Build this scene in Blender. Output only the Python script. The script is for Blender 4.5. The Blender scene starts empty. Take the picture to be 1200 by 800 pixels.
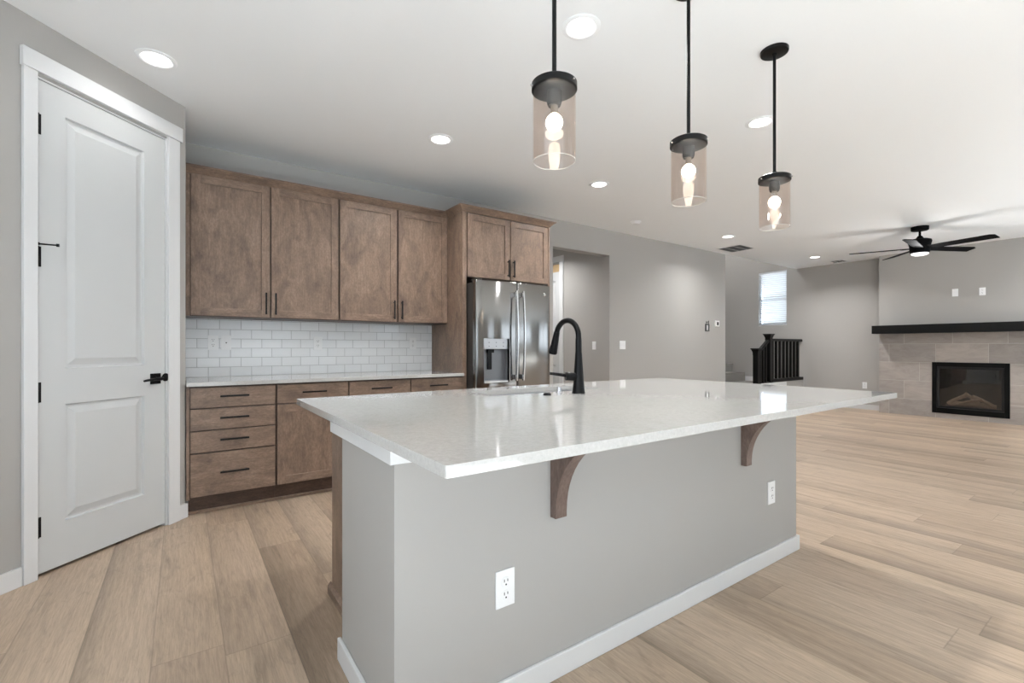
import bpy, bmesh, math, random
from mathutils import Vector, Matrix

S = bpy.context.scene
C = S.collection
random.seed(7)
R = math.radians

# ------------------------------------------------------------------ camera
H = 2.743                      # ceiling height
cam_data = bpy.data.cameras.new('camera')
cam_data.sensor_width = 36.0
cam_data.lens = 548.2 / 1200 * 36
cam_data.shift_y = 7.08 / 1200
cam_data.clip_start = 0.05
cam = bpy.data.objects.new('camera', cam_data)
C.objects.link(cam)
cam.location = (0, 0, 1.136)
cam.rotation_euler = (R(90), 0, -R(35.167))
S.camera = cam

# ------------------------------------------------------------------ world, exposure
S.view_settings.view_transform = 'Standard'
S.view_settings.look = 'None'
S.view_settings.exposure = 0.48
S.view_settings.gamma = 1.0
S.view_settings.use_curve_mapping = False
world = bpy.data.worlds.new('world')
S.world = world
world.use_nodes = True
wb = world.node_tree.nodes['Background']
wb.inputs[0].default_value = (0.86, 0.93, 1.0, 1)
wb.inputs[1].default_value = 1.1


def area_light(name, loc, rot, sx, sy, power, color=(1, 1, 1), spread=180):
    d = bpy.data.lights.new(name, 'AREA')
    d.shape = 'RECTANGLE'
    d.size = sx
    d.size_y = sy
    d.energy = power
    d.color = color
    d.spread = R(spread)
    o = bpy.data.objects.new(name, d)
    C.objects.link(o)
    o.location = loc
    o.rotation_euler = rot
    return o


SOUTH = -2.60
DAY = (0.86, 0.95, 1.05)
# daylight standing just outside each window of the south and west walls
SOUTH_WIN = [(-1.5, 2.1, 0.06, 2.42, 7), (3.9, 4.7, 1.30, 2.30, 3), (5.6, 8.9, 1.05, 2.42, 22)]
for i, (a, b, z0, z1, p) in enumerate(SOUTH_WIN):
    area_light('window_daylight', ((a + b) / 2, SOUTH - 0.40, (z0 + z1) / 2 - .1), (R(100 if p > 20 else 112), 0, 0), b - a, z1 - z0, p, DAY)
WEST = -1.6
WEST_WIN = (-1.8, 1.4, 0.7, 2.3, 30)
area_light('window_daylight', (WEST - 0.35, (WEST_WIN[0] + WEST_WIN[1]) / 2, (WEST_WIN[2] + WEST_WIN[3]) / 2),
           (R(102), 0, -R(90)), WEST_WIN[1] - WEST_WIN[0], WEST_WIN[3] - WEST_WIN[2], WEST_WIN[4], DAY)
area_light('window_daylight', (10.66, 4.95, 2.15), (R(90), 0, R(90)), 0.75, 1.3, 7, DAY)
area_light('window_daylight', (10.62, -1.0, 1.42), (R(108), 0, R(90)), 2.4, 1.7, 20, DAY)  # fill through the added far-wall window, out of view
# sun from the south: falls on the floor behind the camera and bounces to the ceiling
sun_data = bpy.data.lights.new('sun', 'SUN')
sun_data.energy = 78.0
sun_data.angle = R(1.0)
sun_data.color = (0.665, 0.88, 1.14)
sun = bpy.data.objects.new('sun', sun_data)
C.objects.link(sun)
sun.rotation_euler = (R(42), 0, R(8))
DOWNLIGHT = 10.0
GREATLIGHT = 17.0
FANFILL = 9.0
HALLFILL = 14.0
STAIRFILL = 40.0


# ------------------------------------------------------------------ node helpers
def srgb(r, g, b):
    def f(c):
        c /= 255.0
        return c / 12.92 if c <= 0.04045 else ((c + 0.055) / 1.055) ** 2.4
    return (f(r), f(g), f(b), 1)


class NT:
    def __init__(self, name):
        self.m = bpy.data.materials.new(name)
        self.m.use_nodes = True
        self.t = self.m.node_tree
        self.b = self.t.nodes['Principled BSDF']
        self.out = self.t.nodes['Material Output']

    def n(self, typ, **k):
        o = self.t.nodes.new(typ)
        for a, v in k.items():
            setattr(o, a, v)
        return o

    def l(self, a, b):
        self.t.links.new(a, b)

    def setin(self, sock, v):
        if hasattr(v, 'links'):
            self.l(v, sock)
        else:
            sock.default_value = v

    def math(self, op, a, b=None, clamp=False):
        o = self.n('ShaderNodeMath', operation=op)
        o.use_clamp = clamp
        self.setin(o.inputs[0], a)
        if b is not None:
            self.setin(o.inputs[1], b)
        return o.outputs[0]

    def mix(self, fac, a, b, blend='MIX'):
        o = self.n('ShaderNodeMix', data_type='RGBA', blend_type=blend)
        self.setin(o.inputs[0], fac)
        self.setin(o.inputs[6], a)
        self.setin(o.inputs[7], b)
        return o.outputs[2]

    def coord(self, scale=(1, 1, 1), rnd=False, rot=(0, 0, 0)):
        tc = self.n('ShaderNodeTexCoord')
        v = tc.outputs['Object']
        if rnd:
            oi = self.n('ShaderNodeObjectInfo')
            ad = self.n('ShaderNodeVectorMath', operation='SCALE')
            ad.inputs[0].default_value = (17.3, 31.7, 23.1)
            self.l(oi.outputs['Random'], ad.inputs['Scale'])
            a2 = self.n('ShaderNodeVectorMath', operation='ADD')
            self.l(v, a2.inputs[0])
            self.l(ad.outputs[0], a2.inputs[1])
            v = a2.outputs[0]
        mp = self.n('ShaderNodeMapping')
        mp.inputs['Scale'].default_value = scale
        mp.inputs['Rotation'].default_value = rot
        self.l(v, mp.inputs[0])
        return mp.outputs[0]

    def noise(self, vec, scale=1.0, detail=4.0, rough=0.55, dist=0.0):
        o = self.n('ShaderNodeTexNoise')
        o.inputs['Scale'].default_value = scale
        o.inputs['Detail'].default_value = detail
        o.inputs['Roughness'].default_value = rough
        o.inputs['Distortion'].default_value = dist
        if vec is not None:
            self.l(vec, o.inputs['Vector'])
        return o.outputs['Fac']

    def ramp(self, fac, *stops):
        o = self.n('ShaderNodeValToRGB')
        el = o.color_ramp.elements
        while len(el) < len(stops):
            el.new(0.5)
        for e, (p, c) in zip(el, stops):
            e.position = p
            e.color = c if len(c) == 4 else (*c, 1)
        self.l(fac, o.inputs[0])
        return o.outputs[0]

    def bump(self, h, strength=0.2, dist=0.01):
        o = self.n('ShaderNodeBump')
        o.inputs['Strength'].default_value = strength
        o.inputs['Distance'].default_value = dist
        self.l(h, o.inputs['Height'])
        self.l(o.outputs[0], self.b.inputs['Normal'])
        return o


def g(v):
    return (v, v, v, 1)


def plain(name, col, rough=0.5, metal=0.0, bump=0.0, bscale=60, var=0.03, spec=0.5):
    m = NT(name)
    v = m.coord()
    nz = m.noise(v, bscale, 3)
    c = m.mix(nz, tuple(x * (1 - var) for x in col[:3]) + (1,), tuple(min(1, x * (1 + var)) for x in col[:3]) + (1,))
    m.l(c, m.b.inputs['Base Color'])
    m.b.inputs['Roughness'].default_value = rough
    m.b.inputs['Metallic'].default_value = metal
    m.b.inputs['Specular IOR Level'].default_value = spec
    if bump:
        m.bump(nz, bump, 0.004)
    return m.m


def wood(name, axis, ca, cb, cc):
    """stained maple: fine grain along axis, soft blotches, a few darker figures"""
    m = NT(name)
    sc = {'Z': (1, 1, 0.10), 'X': (0.10, 1, 1), 'Y': (1, 0.10, 1)}[axis]
    v1 = m.coord(sc, rnd=True)
    v2 = m.coord({'Z': (1, 1, .45), 'X': (.45, 1, 1), 'Y': (1, .45, 1)}[axis], rnd=True)
    grain = m.noise(v1, 75, 5, 0.65, 0.5)
    blot = m.noise(v2, 8, 6, 0.65, 0.9)
    fig = m.noise(v2, 15, 6, 0.7, 2.2)
    speck = m.noise(v2, 110, 4, 0.7)
    base = m.ramp(blot, (0.30, ca), (0.52, cb), (0.74, cc))
    c = m.mix(0.5, base, m.ramp(grain, (0.3, g(0.66)), (0.7, g(1.22))), 'MULTIPLY')
    c = m.mix(0.45, c, m.ramp(fig, (0.26, g(0.50)), (0.42, g(1.0)), (0.75, g(1.12))), 'MULTIPLY')
    c = m.mix(0.75, c, m.ramp(speck, (0.33, g(0.74)), (0.66, g(1.2))), 'MULTIPLY')
    m.l(c, m.b.inputs['Base Color'])
    m.b.inputs['Roughness'].default_value = 0.42
    m.b.inputs['Specular IOR Level'].default_value = 0.4
    m.bump(grain, 0.05, 0.003)
    return m.m


M = {}
M['wall'] = plain('wall_paint', srgb(175, 172, 168), 0.75, bump=0.05, bscale=220, var=0.012, spec=0.25)
M['ceiling'] = plain('ceiling_paint', srgb(249, 249, 249), 0.85, bump=0.05, bscale=160, var=0.01, spec=0.15)
M['trim'] = plain('trim_white', srgb(222, 222, 222), 0.38, var=0.008)
M['door'] = plain('door_white', srgb(204, 205, 205), 0.5, var=0.01, bump=0.02, bscale=120)
M['black'] = plain('matte_black_metal', srgb(9, 9, 10), 0.33, 0.0, var=0.1, spec=0.22)
M['bronze'] = plain('dark_bronze_metal', srgb(24, 20, 19), 0.38, 0.2, var=0.1, spec=.35)
M['railblack'] = plain('black_stained_wood', srgb(10, 9, 9), 0.42, var=0.2, bscale=30, spec=.25)
M['mantel'] = plain('black_mantel_wood', srgb(10, 10, 10), 0.5, var=0.25, bscale=25, spec=.25)
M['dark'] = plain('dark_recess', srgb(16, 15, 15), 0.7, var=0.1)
M['plate'] = plain('white_plastic', srgb(243, 243, 243), 0.3, var=0.005)
M['carpet'] = plain('grey_carpet', srgb(150, 147, 143), 0.95, bump=0.6, bscale=300, var=0.12, spec=0.1)
M['blind'] = None
M['fan'] = plain('black_fan', srgb(11, 11, 12), 0.65, 0.0, var=0.1, spec=.08)
M['ventgrey'] = plain('vent_dark', srgb(165, 165, 166), 0.6, var=0.05)
M['bracketgrey'] = plain('bracket_grey', srgb(72, 72, 72), 0.5)
M['bulbneck'] = plain('bulb_neck_grey', srgb(120, 114, 106), 0.5)
M['controlsteel'] = plain('control_panel_steel', (0.42, 0.42, 0.43, 1), 0.32, 1.0, var=0.03)
M['rim'] = plain('pale_glass_rim', srgb(226, 222, 216), 0.2)  # pale colour paints the bright highlight of the glass edge
M['frame_black'] = plain('fireplace_black', srgb(10, 10, 10), 0.5, var=0.1, spec=.15)
M['ductgrey'] = plain('duct_grey', srgb(105, 105, 106), 0.8)
M['rawwood'] = plain('raw_tan_wood', srgb(196, 168, 128), 0.6, var=0.08, bscale=40)

ca, cb, cc = srgb(108, 90, 78), srgb(134, 112, 96), srgb(152, 130, 113)
M['woodZ'] = wood('stained_maple_vertical', 'Z', ca, cb, cc)
M['woodX'] = wood('stained_maple_horizontal', 'X', ca, cb, cc)
M['woodY'] = wood('stained_maple_depth', 'Y', ca, cb, cc)
M['toe'] = wood('stained_maple_toe', 'X', srgb(70, 54, 45), srgb(84, 66, 55), srgb(98, 78, 66))  # dark plinth wood; on carcasses it paints shade into the door gaps
M['corbelwood'] = wood('stained_corbel', 'Z', srgb(96, 80, 73), srgb(116, 99, 91), srgb(132, 114, 106))


def make_floor_mat():
    m = NT('oak_plank_floor')
    tc = m.n('ShaderNodeTexCoord')
    sep = m.n('ShaderNodeSeparateXYZ')
    m.l(tc.outputs['Object'], sep.inputs[0])
    x, y = sep.outputs[0], sep.outputs[1]
    W, L = 0.222, 1.52
    u = m.math('DIVIDE', m.math('ADD', x, 0.092 + W * 40), W)
    row = m.math('FLOOR', u)
    fu = m.math('FRACT', u)
    wn = m.n('ShaderNodeTexWhiteNoise', noise_dimensions='1D')
    m.l(row, wn.inputs['W'])
    vv = m.math('ADD', m.math('DIVIDE', m.math('ADD', y, 60.0), L), wn.outputs['Value'])
    col = m.math('FLOOR', vv)
    fv = m.math('FRACT', vv)
    cmb = m.n('ShaderNodeCombineXYZ')
    m.l(row, cmb.inputs[0])
    m.l(col, cmb.inputs[1])
    w2 = m.n('ShaderNodeTexWhiteNoise', noise_dimensions='3D')
    m.l(cmb.outputs[0], w2.inputs['Vector'])
    rnd = w2.outputs['Value']
    # coordinates shifted per plank so that the figure breaks at every joint
    sc = m.n('ShaderNodeVectorMath', operation='SCALE')
    m.l(w2.outputs['Color'], sc.inputs[0])
    sc.inputs['Scale'].default_value = 40.0
    ad = m.n('ShaderNodeVectorMath', operation='ADD')
    m.l(tc.outputs['Object'], ad.inputs[0])
    m.l(sc.outputs[0], ad.inputs[1])

    def mp(s):
        o = m.n('ShaderNodeMapping')
        o.inputs['Scale'].default_value = s
        m.l(ad.outputs[0], o.inputs[0])
        return o.outputs[0]
    grain = m.noise(mp((1, .055, 1)), 95, 5, 0.7, 0.3)
    band = m.noise(mp((1, .10, 1)), 11, 4, 0.6, 1.0)
    fig = m.noise(mp((1, .28, 1)), 9, 6, 0.72, 2.4)
    knot = m.noise(mp((1, .55, 1)), 3.4, 2, 0.5, 0.6)
    tone = m.ramp(rnd, (0.0, srgb(170, 149, 129)), (0.3, srgb(185, 164, 143)), (0.7, srgb(193, 172, 151)), (1.0, srgb(178, 157, 137)))
    c = m.mix(0.8, tone, m.ramp(grain, (0.30, g(0.78)), (0.70, g(1.16))), 'MULTIPLY')
    c = m.mix(0.65, c, m.ramp(band, (0.30, g(0.58)), (0.46, g(0.97)), (0.75, g(1.08))), 'MULTIPLY')
    c = m.mix(0.45, c, m.ramp(fig, (0.30, g(0.55)), (0.45, g(1.0)), (0.8, g(1.06))), 'MULTIPLY')
    c = m.mix(0.8, c, m.ramp(knot, (0.15, (0.48, .42, .38)), (0.24, g(1.0))), 'MULTIPLY')
    pore = m.noise(mp((1, .05, 1)), 330, 3, 0.6)
    c = m.mix(0.6, c, m.ramp(pore, (0.32, g(0.78)), (0.5, g(1.0)), (0.7, g(1.08))), 'MULTIPLY')
    # some planks are darker along one edge
    sc2 = m.n('ShaderNodeSeparateColor')
    m.l(w2.outputs['Color'], sc2.inputs[0])
    amt = m.math('MULTIPLY', m.math('SUBTRACT', sc2.outputs[1], 0.55, True), 0.9)
    amt = m.math('MAXIMUM', amt, m.math('MULTIPLY', m.math('COMPARE', row, 39.0), 0.34))
    edge = m.math('POWER', m.math('SUBTRACT', 1.0, fu), 2.2)
    wob = m.math('ADD', 0.6, m.math('MULTIPLY', band, 0.8))
    dk = m.math('SUBTRACT', 1.0, m.math('MULTIPLY', m.math('MULTIPLY', amt, edge), wob), True)
    c = m.mix(1.0, c, dk, 'MULTIPLY')
    # joints
    du = m.math('MINIMUM', fu, m.math('SUBTRACT', 1.0, fu))
    dv = m.math('MULTIPLY', m.math('MINIMUM', fv, m.math('SUBTRACT', 1.0, fv)), L / W)
    d = m.math('MINIMUM', du, dv)
    seam = m.ramp(d, (0.0, g(0.74)), (0.008, g(0.86)), (0.014, g(1.0)))
    c = m.mix(1.0, c, seam, 'MULTIPLY')
    m.l(c, m.b.inputs['Base Color'])
    m.l(m.ramp(grain, (0.2, g(0.46)), (0.8, g(0.36))), m.b.inputs['Roughness'])
    m.b.inputs['Specular IOR Level'].default_value = 0.35
    hh = m.math('ADD', m.math('MULTIPLY', grain, 0.25), m.math('MULTIPLY', seam, 1.0))
    m.bump(hh, 0.12, 0.003)
    return m.m


M['floor'] = make_floor_mat()


def make_quartz(name='white_quartz'):
    m = NT(name)
    v = m.coord()
    a = m.noise(v, 90, 5, 0.7)
    b = m.noise(v, 7, 7, 0.75, 1.8)
    s = m.noise(v, 260, 2, 0.5)
    c = m.ramp(a, (0.30, srgb(182, 180, 177)), (0.55, srgb(191, 189, 186)), (0.75, srgb(198, 197, 194)))
    c = m.mix(0.5, c, m.ramp(b, (0.30, g(0.84)), (0.47, g(1.0)), (0.6, g(1.0))), 'MULTIPLY')
    c = m.mix(0.4, c, m.ramp(s, (0.28, g(0.6)), (0.36, g(1.0))), 'MULTIPLY')
    m.l(c, m.b.inputs['Base Color'])
    m.b.inputs['Roughness'].default_value = 0.045
    m.b.inputs['Specular IOR Level'].default_value = 0.8
    return m.m


M['quartz'] = make_quartz()


def tile_mat(name, tw, th, grout_w, colA, colB, grout, x0, z0, rough, off, axis='X', wav=0.0, marble=False, invert=False):
    """running-bond tile in the X-Z (or Y-Z) plane of the object"""
    m = NT(name)
    tc = m.n('ShaderNodeTexCoord')
    sep = m.n('ShaderNodeSeparateXYZ')
    m.l(tc.outputs['Object'], sep.inputs[0])
    x = sep.outputs[0] if axis == 'X' else sep.outputs[1]
    z = sep.outputs[2]
    if invert:
        x = m.math('MULTIPLY', x, -1.0)
    v = m.math('DIVIDE', m.math('SUBTRACT', z, z0 - th * 10), th)
    row = m.math('FLOOR', v)
    fv = m.math('FRACT', v)
    sh = m.math('MULTIPLY', row, off)
    u = m.math('ADD', m.math('DIVIDE', m.math('SUBTRACT', x, x0 - tw * 40), tw), sh)
    col = m.math('FLOOR', u)
    fu = m.math('FRACT', u)
    cmb = m.n('ShaderNodeCombineXYZ')
    m.l(row, cmb.inputs[0])
    m.l(col, cmb.inputs[1])
    wn = m.n('ShaderNodeTexWhiteNoise', noise_dimensions='3D')
    m.l(cmb.outputs[0], wn.inputs['Vector'])
    du = m.math('MULTIPLY', m.math('MINIMUM', fu, m.math('SUBTRACT', 1.0, fu)), tw)
    dv = m.math('MULTIPLY', m.math('MINIMUM', fv, m.math('SUBTRACT', 1.0, fv)), th)
    d = m.math('MINIMUM', du, dv)
    fac = m.math('DIVIDE', m.math('SUBTRACT', d, grout_w * 0.5), 0.0008, True)
    base = m.mix(wn.outputs['Value'], colA, colB)
    if marble:
        sc = m.n('ShaderNodeVectorMath', operation='SCALE')
        m.l(wn.outputs['Color'], sc.inputs[0])
        sc.inputs['Scale'].default_value = 20.0
        ad = m.n('ShaderNodeVectorMath', operation='ADD')
        m.l(tc.outputs['Object'], ad.inputs[0])
        m.l(sc.outputs[0], ad.inputs[1])
        mp = m.n('ShaderNodeMapping')
        mp.inputs['Scale'].default_value = (1, .55, 1.5)
        mp.inputs['Rotation'].default_value = (R(25), 0, 0)
        m.l(ad.outputs[0], mp.inputs[0])
        nz = m.noise(mp.outputs[0], 6, 7, 0.7, 1.2)
        base = m.mix(0.8, base, m.ramp(nz, (0.28, g(0.76)), (0.5, g(1.0)), (0.72, g(1.17))), 'MULTIPLY')
    m.l(m.mix(fac, grout, base), m.b.inputs['Base Color'])
    m.l(m.mix(fac, g(0.8), g(rough)), m.b.inputs['Roughness'])
    h = m.math('DIVIDE', m.math('SUBTRACT', d, grout_w * 0.3), 0.004, True)
    if wav:
        wob = m.noise(m.coord(), 9, 2, 0.5)
        tilt = m.math('MULTIPLY', m.math('ADD', m.math('MULTIPLY', fu, m.math('SUBTRACT', wn.outputs['Value'], 0.5)),
                                         m.math('MULTIPLY', wob, 0.8)), wav)
        h = m.math('ADD', h, tilt)
    m.bump(h, 0.5, 0.0022)
    return m.m


M['subway'] = tile_mat('white_subway_tile', 0.1524, 0.0765, 0.0026, srgb(240, 241, 242), srgb(247, 248, 249),
                       srgb(188, 188, 188), 0.017, 0.901, 0.06, 0.5, wav=0.8)
M['stone'] = tile_mat('grey_stone_tile', 0.612, 0.308, 0.004, srgb(158, 151, 146), srgb(176, 167, 160),
                      srgb(196, 192, 186), -2.461 + 0.612 * 3, -0.035, 0.5, 0.666, axis='Y', marble=True, invert=True)


def make_steel():
    m = NT('stainless_steel')
    v = m.coord((1, 1, 60))
    nz = m.noise(v, 12, 3)
    m.b.inputs['Base Color'].default_value = (0.28, 0.276, 0.272, 1)
    m.b.inputs['Metallic'].default_value = 1.0
    m.l(m.ramp(nz, (0.3, g(0.12)), (0.7, g(0.16))), m.b.inputs['Roughness'])
    m.b.inputs['Anisotropic'].default_value = 0.85
    m.b.inputs['Anisotropic Rotation'].default_value = 0.25
    t = m.n('ShaderNodeTangent', direction_type='RADIAL', axis='Z')
    m.l(t.outputs[0], m.b.inputs['Tangent'])
    return m.m


M['steel'] = make_steel()
M['brushed'] = plain('brushed_steel', (0.62, 0.62, 0.63, 1), 0.26, 1.0, var=0.03)
M['sinksteel'] = plain('sink_steel', (0.70, 0.70, 0.71, 1), 0.30, 1.0, var=0.03)
M['fridgegrey'] = plain('fridge_side_grey', srgb(70, 66, 63), 0.5, 0.2)
M['dispenser'] = plain('dispenser_grey', srgb(120, 122, 126), 0.35, 0.5)


def emit(name, col, strength):
    m = NT(name)
    nz = m.noise(m.coord(), 6, 2)
    e = m.n('ShaderNodeEmission')
    m.l(m.mix(nz, tuple(x * .97 for x in col[:3]) + (1,), col), e.inputs[0])
    e.inputs[1].default_value = strength
    m.l(e.outputs[0], m.out.inputs[0])
    return m.m


M['lens'] = emit('lit_lens', (1.0, 0.985, 0.95, 1), 6.0)
M['bulb'] = emit('lit_bulb', (1.0, 0.90, 0.76, 1), 16.0)
M['fanlens'] = emit('lit_fan_lens', (1.0, 0.99, 0.97, 1), 1.3)  # glow added to the lens along with the fan fill


def thin_glass(name, tint, ior=1.5, gl=1.0, rough=0.0):
    m = NT(name)
    tr = m.n('ShaderNodeBsdfTransparent')
    nz = m.noise(m.coord(), 3, 1)
    m.l(m.mix(nz, tuple(x * .99 for x in tint[:3]) + (1,), tint), tr.inputs[0])
    gs = m.n('ShaderNodeBsdfGlossy')
    gs.inputs['Roughness'].default_value = rough
    gs.inputs['Color'].default_value = (gl, gl, gl, 1)
    fr = m.n('ShaderNodeFresnel')
    fr.inputs[0].default_value = ior
    geo = m.n('ShaderNodeNewGeometry')
    # same reflectance on both sides of the sheet
    lw = m.n('ShaderNodeLayerWeight')
    lw.inputs[0].default_value = 0.18
    fac = m.math('ADD', m.math('MULTIPLY', lw.outputs['Fresnel'], 0.0), m.math('ADD', 0.045, m.math('MULTIPLY', m.math('POWER', lw.outputs['Facing'], 4.5), 0.75)))
    mx = m.n('ShaderNodeMixShader')
    m.l(fac, mx.inputs[0])
    m.l(tr.outputs[0], mx.inputs[1])
    m.l(gs.outputs[0], mx.inputs[2])
    m.l(mx.outputs[0], m.out.inputs[0])
    return m.m


M['shade'] = thin_glass('smoky_clear_glass', (0.94, 0.905, 0.88, 1))
M['pane'] = thin_glass('window_glass', (0.97, 0.98, 0.98, 1))
M['fireglass'] = thin_glass('fireplace_glass', (0.78, 0.78, 0.78, 1))


def make_blind():
    m = NT('white_blind_slat')
    nz = m.noise(m.coord(), 30, 2)
    c = m.mix(nz, srgb(236, 237, 240), srgb(243, 244, 246))
    m.l(c, m.b.inputs['Base Color'])
    m.b.inputs['Roughness'].default_value = 0.5
    tl = m.n('ShaderNodeBsdfTranslucent')
    m.l(c, tl.inputs[0])
    mx = m.n('ShaderNodeMixShader')
    mx.inputs[0].default_value = 0.22
    m.l(m.b.outputs[0], mx.inputs[1])
    m.l(tl.outputs[0], mx.inputs[2])
    m.l(mx.outputs[0], m.out.inputs[0])
    return m.m


M['blind'] = make_blind()
M['log'] = plain('ceramic_log', srgb(140, 118, 100), 0.9, bump=0.8, bscale=40, var=0.45)
M['ember'] = plain('ember_bed', srgb(98, 80, 70), 0.95, bump=0.8, bscale=90, var=0.5)
M['firebox'] = plain('firebox_lining', srgb(52, 48, 45), 0.8, var=0.2, bscale=12)


# ------------------------------------------------------------------ mesh helpers
class MB:
    def __init__(self, org=(0, 0, 0)):
        self.bm = bmesh.new()
        self.o = Vector(org)

    def v(self, p):
        return self.bm.verts.new(Vector(p) - self.o)

    def face(self, vs):
        try:
            return self.bm.faces.new(vs)
        except ValueError:
            return None

    def quad(self, *ps):
        self.face([self.v(p) for p in ps])
        return self

    def box(self, x0, y0, z0, x1, y1, z1):
        x0, x1 = sorted((x0, x1)); y0, y1 = sorted((y0, y1)); z0, z1 = sorted((z0, z1))
        p = [self.v(q) for q in ((x0, y0, z0), (x1, y0, z0), (x1, y1, z0), (x0, y1, z0),
                                 (x0, y0, z1), (x1, y0, z1), (x1, y1, z1), (x0, y1, z1))]
        for f in ((3, 2, 1, 0), (4, 5, 6, 7), (0, 1, 5, 4), (1, 2, 6, 5), (2, 3, 7, 6), (3, 0, 4, 7)):
            self.face([p[i] for i in f])
        return self

    def prism(self, poly, axis, a0, a1):
        """poly in the two other axes (in x,y,z order), extruded along axis"""
        def mk(p, a):
            if axis == 'x':
                return (a, p[0], p[1])
            if axis == 'y':
                return (p[0], a, p[1])
            return (p[0], p[1], a)
        A = [self.v(mk(p, a0)) for p in poly]
        B = [self.v(mk(p, a1)) for p in poly]
        n = len(poly)
        self.face(A[::-1]); self.face(B)
        for i in range(n):
            self.face([A[i], A[(i + 1) % n], B[(i + 1) % n], B[i]])
        return self

    def lathe(self, prof, c=(0, 0, 0), seg=32, axis='z', close=False):
        rings = []
        for r, h in prof:
            ring = []
            for k in range(seg):
                a = 2 * math.pi * k / seg
                q = (r * math.cos(a), r * math.sin(a), h)
                if axis == 'y':
                    q = (q[0], q[2], q[1])
                if axis == 'x':
                    q = (q[2], q[0], q[1])
                ring.append(self.v(Vector(q) + Vector(c)))
            rings.append(ring)
        pairs = list(zip(rings, rings[1:]))
        if close:
            pairs.append((rings[-1], rings[0]))
        for a, b in pairs:
            for k in range(seg):
                self.face([a[k], a[(k + 1) % seg], b[(k + 1) % seg], b[k]])
        if not close:
            if prof[0][0] > 1e-6:
                self.face(rings[0][::-1])
            if prof[-1][0] > 1e-6:
                self.face(rings[-1])
        return self

    def tube(self, pts, rad, seg=14, cap=True):
        pts = [Vector(p) for p in pts]
        n = len(pts)
        rad = rad if isinstance(rad, (list, tuple)) else [rad] * n
        t0 = (pts[1] - pts[0]).normalized()
        up = Vector((0, 0, 1)) if abs(t0.z) < 0.9 else Vector((1, 0, 0))
        nx = t0.cross(up).normalized()
        rings = []
        for i in range(n):
            t = (pts[min(i + 1, n - 1)] - pts[max(i - 1, 0)]).normalized()
            nx = (nx - t * nx.dot(t)).normalized()
            ny = t.cross(nx)
            rings.append([self.v(pts[i] + (nx * math.cos(2 * math.pi * k / seg) + ny * math.sin(2 * math.pi * k / seg)) * rad[i]) for k in range(seg)])
        for a, b in zip(rings, rings[1:]):
            for k in range(seg):
                self.face([a[k], a[(k + 1) % seg], b[(k + 1) % seg], b[k]])
        if cap:
            self.face(rings[0][::-1]); self.face(rings[-1])
        return self

    def sweep(self, poly, pts, up=Vector((0, 0, 1))):
        """rectangular-ish section poly [(side, up)] along points"""
        pts = [Vector(p) for p in pts]
        rings = []
        for i, p in enumerate(pts):
            t = (pts[min(i + 1, len(pts) - 1)] - pts[max(i - 1, 0)]).normalized()
            sd = t.cross(up).normalized()
            u2 = sd.cross(t)
            rings.append([self.v(p + sd * a + u2 * b) for a, b in poly])
        n = len(poly)
        for a, b in zip(rings, rings[1:]):
            for k in range(n):
                self.face([a[k], a[(k + 1) % n], b[(k + 1) % n], b[k]])
        self.face(rings[0][::-1]); self.face(rings[-1])
        return self

    def build(self, name, mat, parent=None, bevel=0.0, seg=2, smooth=True, angle=35):
        bmesh.ops.recalc_face_normals(self.bm, faces=self.bm.faces[:])
        me = bpy.data.meshes.new(name)
        self.bm.to_mesh(me)
        self.bm.free()
        for p in me.polygons:
            p.use_smooth = smooth
        if smooth:
            me.set_sharp_from_angle(angle=R(angle))
        me.materials.append(M[mat])
        o = bpy.data.objects.new(name, me)
        C.objects.link(o)
        if parent is not None:
            o.parent = parent
        else:
            o.location = self.o
        if bevel:
            b = o.modifiers.new('edge', 'BEVEL')
            b.width = bevel
            b.segments = seg
            b.limit_method = 'ANGLE'
            b.angle_limit = R(40)
        return o


def struct(o, label=None):
    o['kind'] = 'structure'
    if label:
        o['label'] = label
    return o


def tag(o, label, cat, group=None):
    o['label'] = label
    o['category'] = cat
    if group:
        o['group'] = group
    return o


def thing(name, label, cat, loc=(0, 0, 0), rotz=0.0, group=None):
    o = bpy.data.objects.new(name, None)
    o.empty_display_size = 0.1
    C.objects.link(o)
    o.location = loc
    o.rotation_euler = (0, 0, rotz)
    return tag(o, label, cat, group)


def dup(root, loc, rotz, label, group=None):
    def cp(o, par):
        c = o.copy()
        C.objects.link(c)
        c.parent = par
        for ch in list(o.children):
            cp(ch, c)
        return c
    kids = list(root.children)
    r = root.copy()
    C.objects.link(r)
    r.location = loc
    r.rotation_euler = (0, 0, rotz)
    r['label'] = label
    if group:
        r['group'] = group
    for k in kids:
        cp(k, r)
    return r


# ------------------------------------------------------------------ room shell
YW = 4.476          # kitchen (back) wall face
XF = 10.27          # far wall face
XE = 7.654          # end of the kitchen wall
TH = 0.13
HO = (3.779, 4.791, 2.40)      # hallway opening
struct(MB().box(WEST - .2, SOUTH - .2, -0.12, XF + .2, 7.4, 0).build('floor', 'floor', smooth=False))
m = MB()
m.box(WEST - .2, SOUTH - .2, H, XE, YW + TH, H + .14)
m.box(XE, SOUTH - .2, H, XF + .15, YW, H + .14)
struct(m.build('ceiling', 'ceiling', smooth=False))
struct(MB().box(3.3, YW + TH, H, 5.05, 7.3, H + .1).build('ceiling_hall', 'ceiling', smooth=False))
struct(MB().box(XE - .2, YW, 5.2, XF + .2, 7.4, 5.3).build('ceiling_stairwell', 'ceiling', smooth=False))
m = MB()
m.box(WEST, YW, 0, HO[0], YW + TH, H)
m.box(HO[0], YW, HO[2], HO[1], YW + TH, H)
m.box(HO[1], YW, 0, XE, YW + TH, H)
struct(m.build('wall_back', 'wall', smooth=False))
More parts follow.
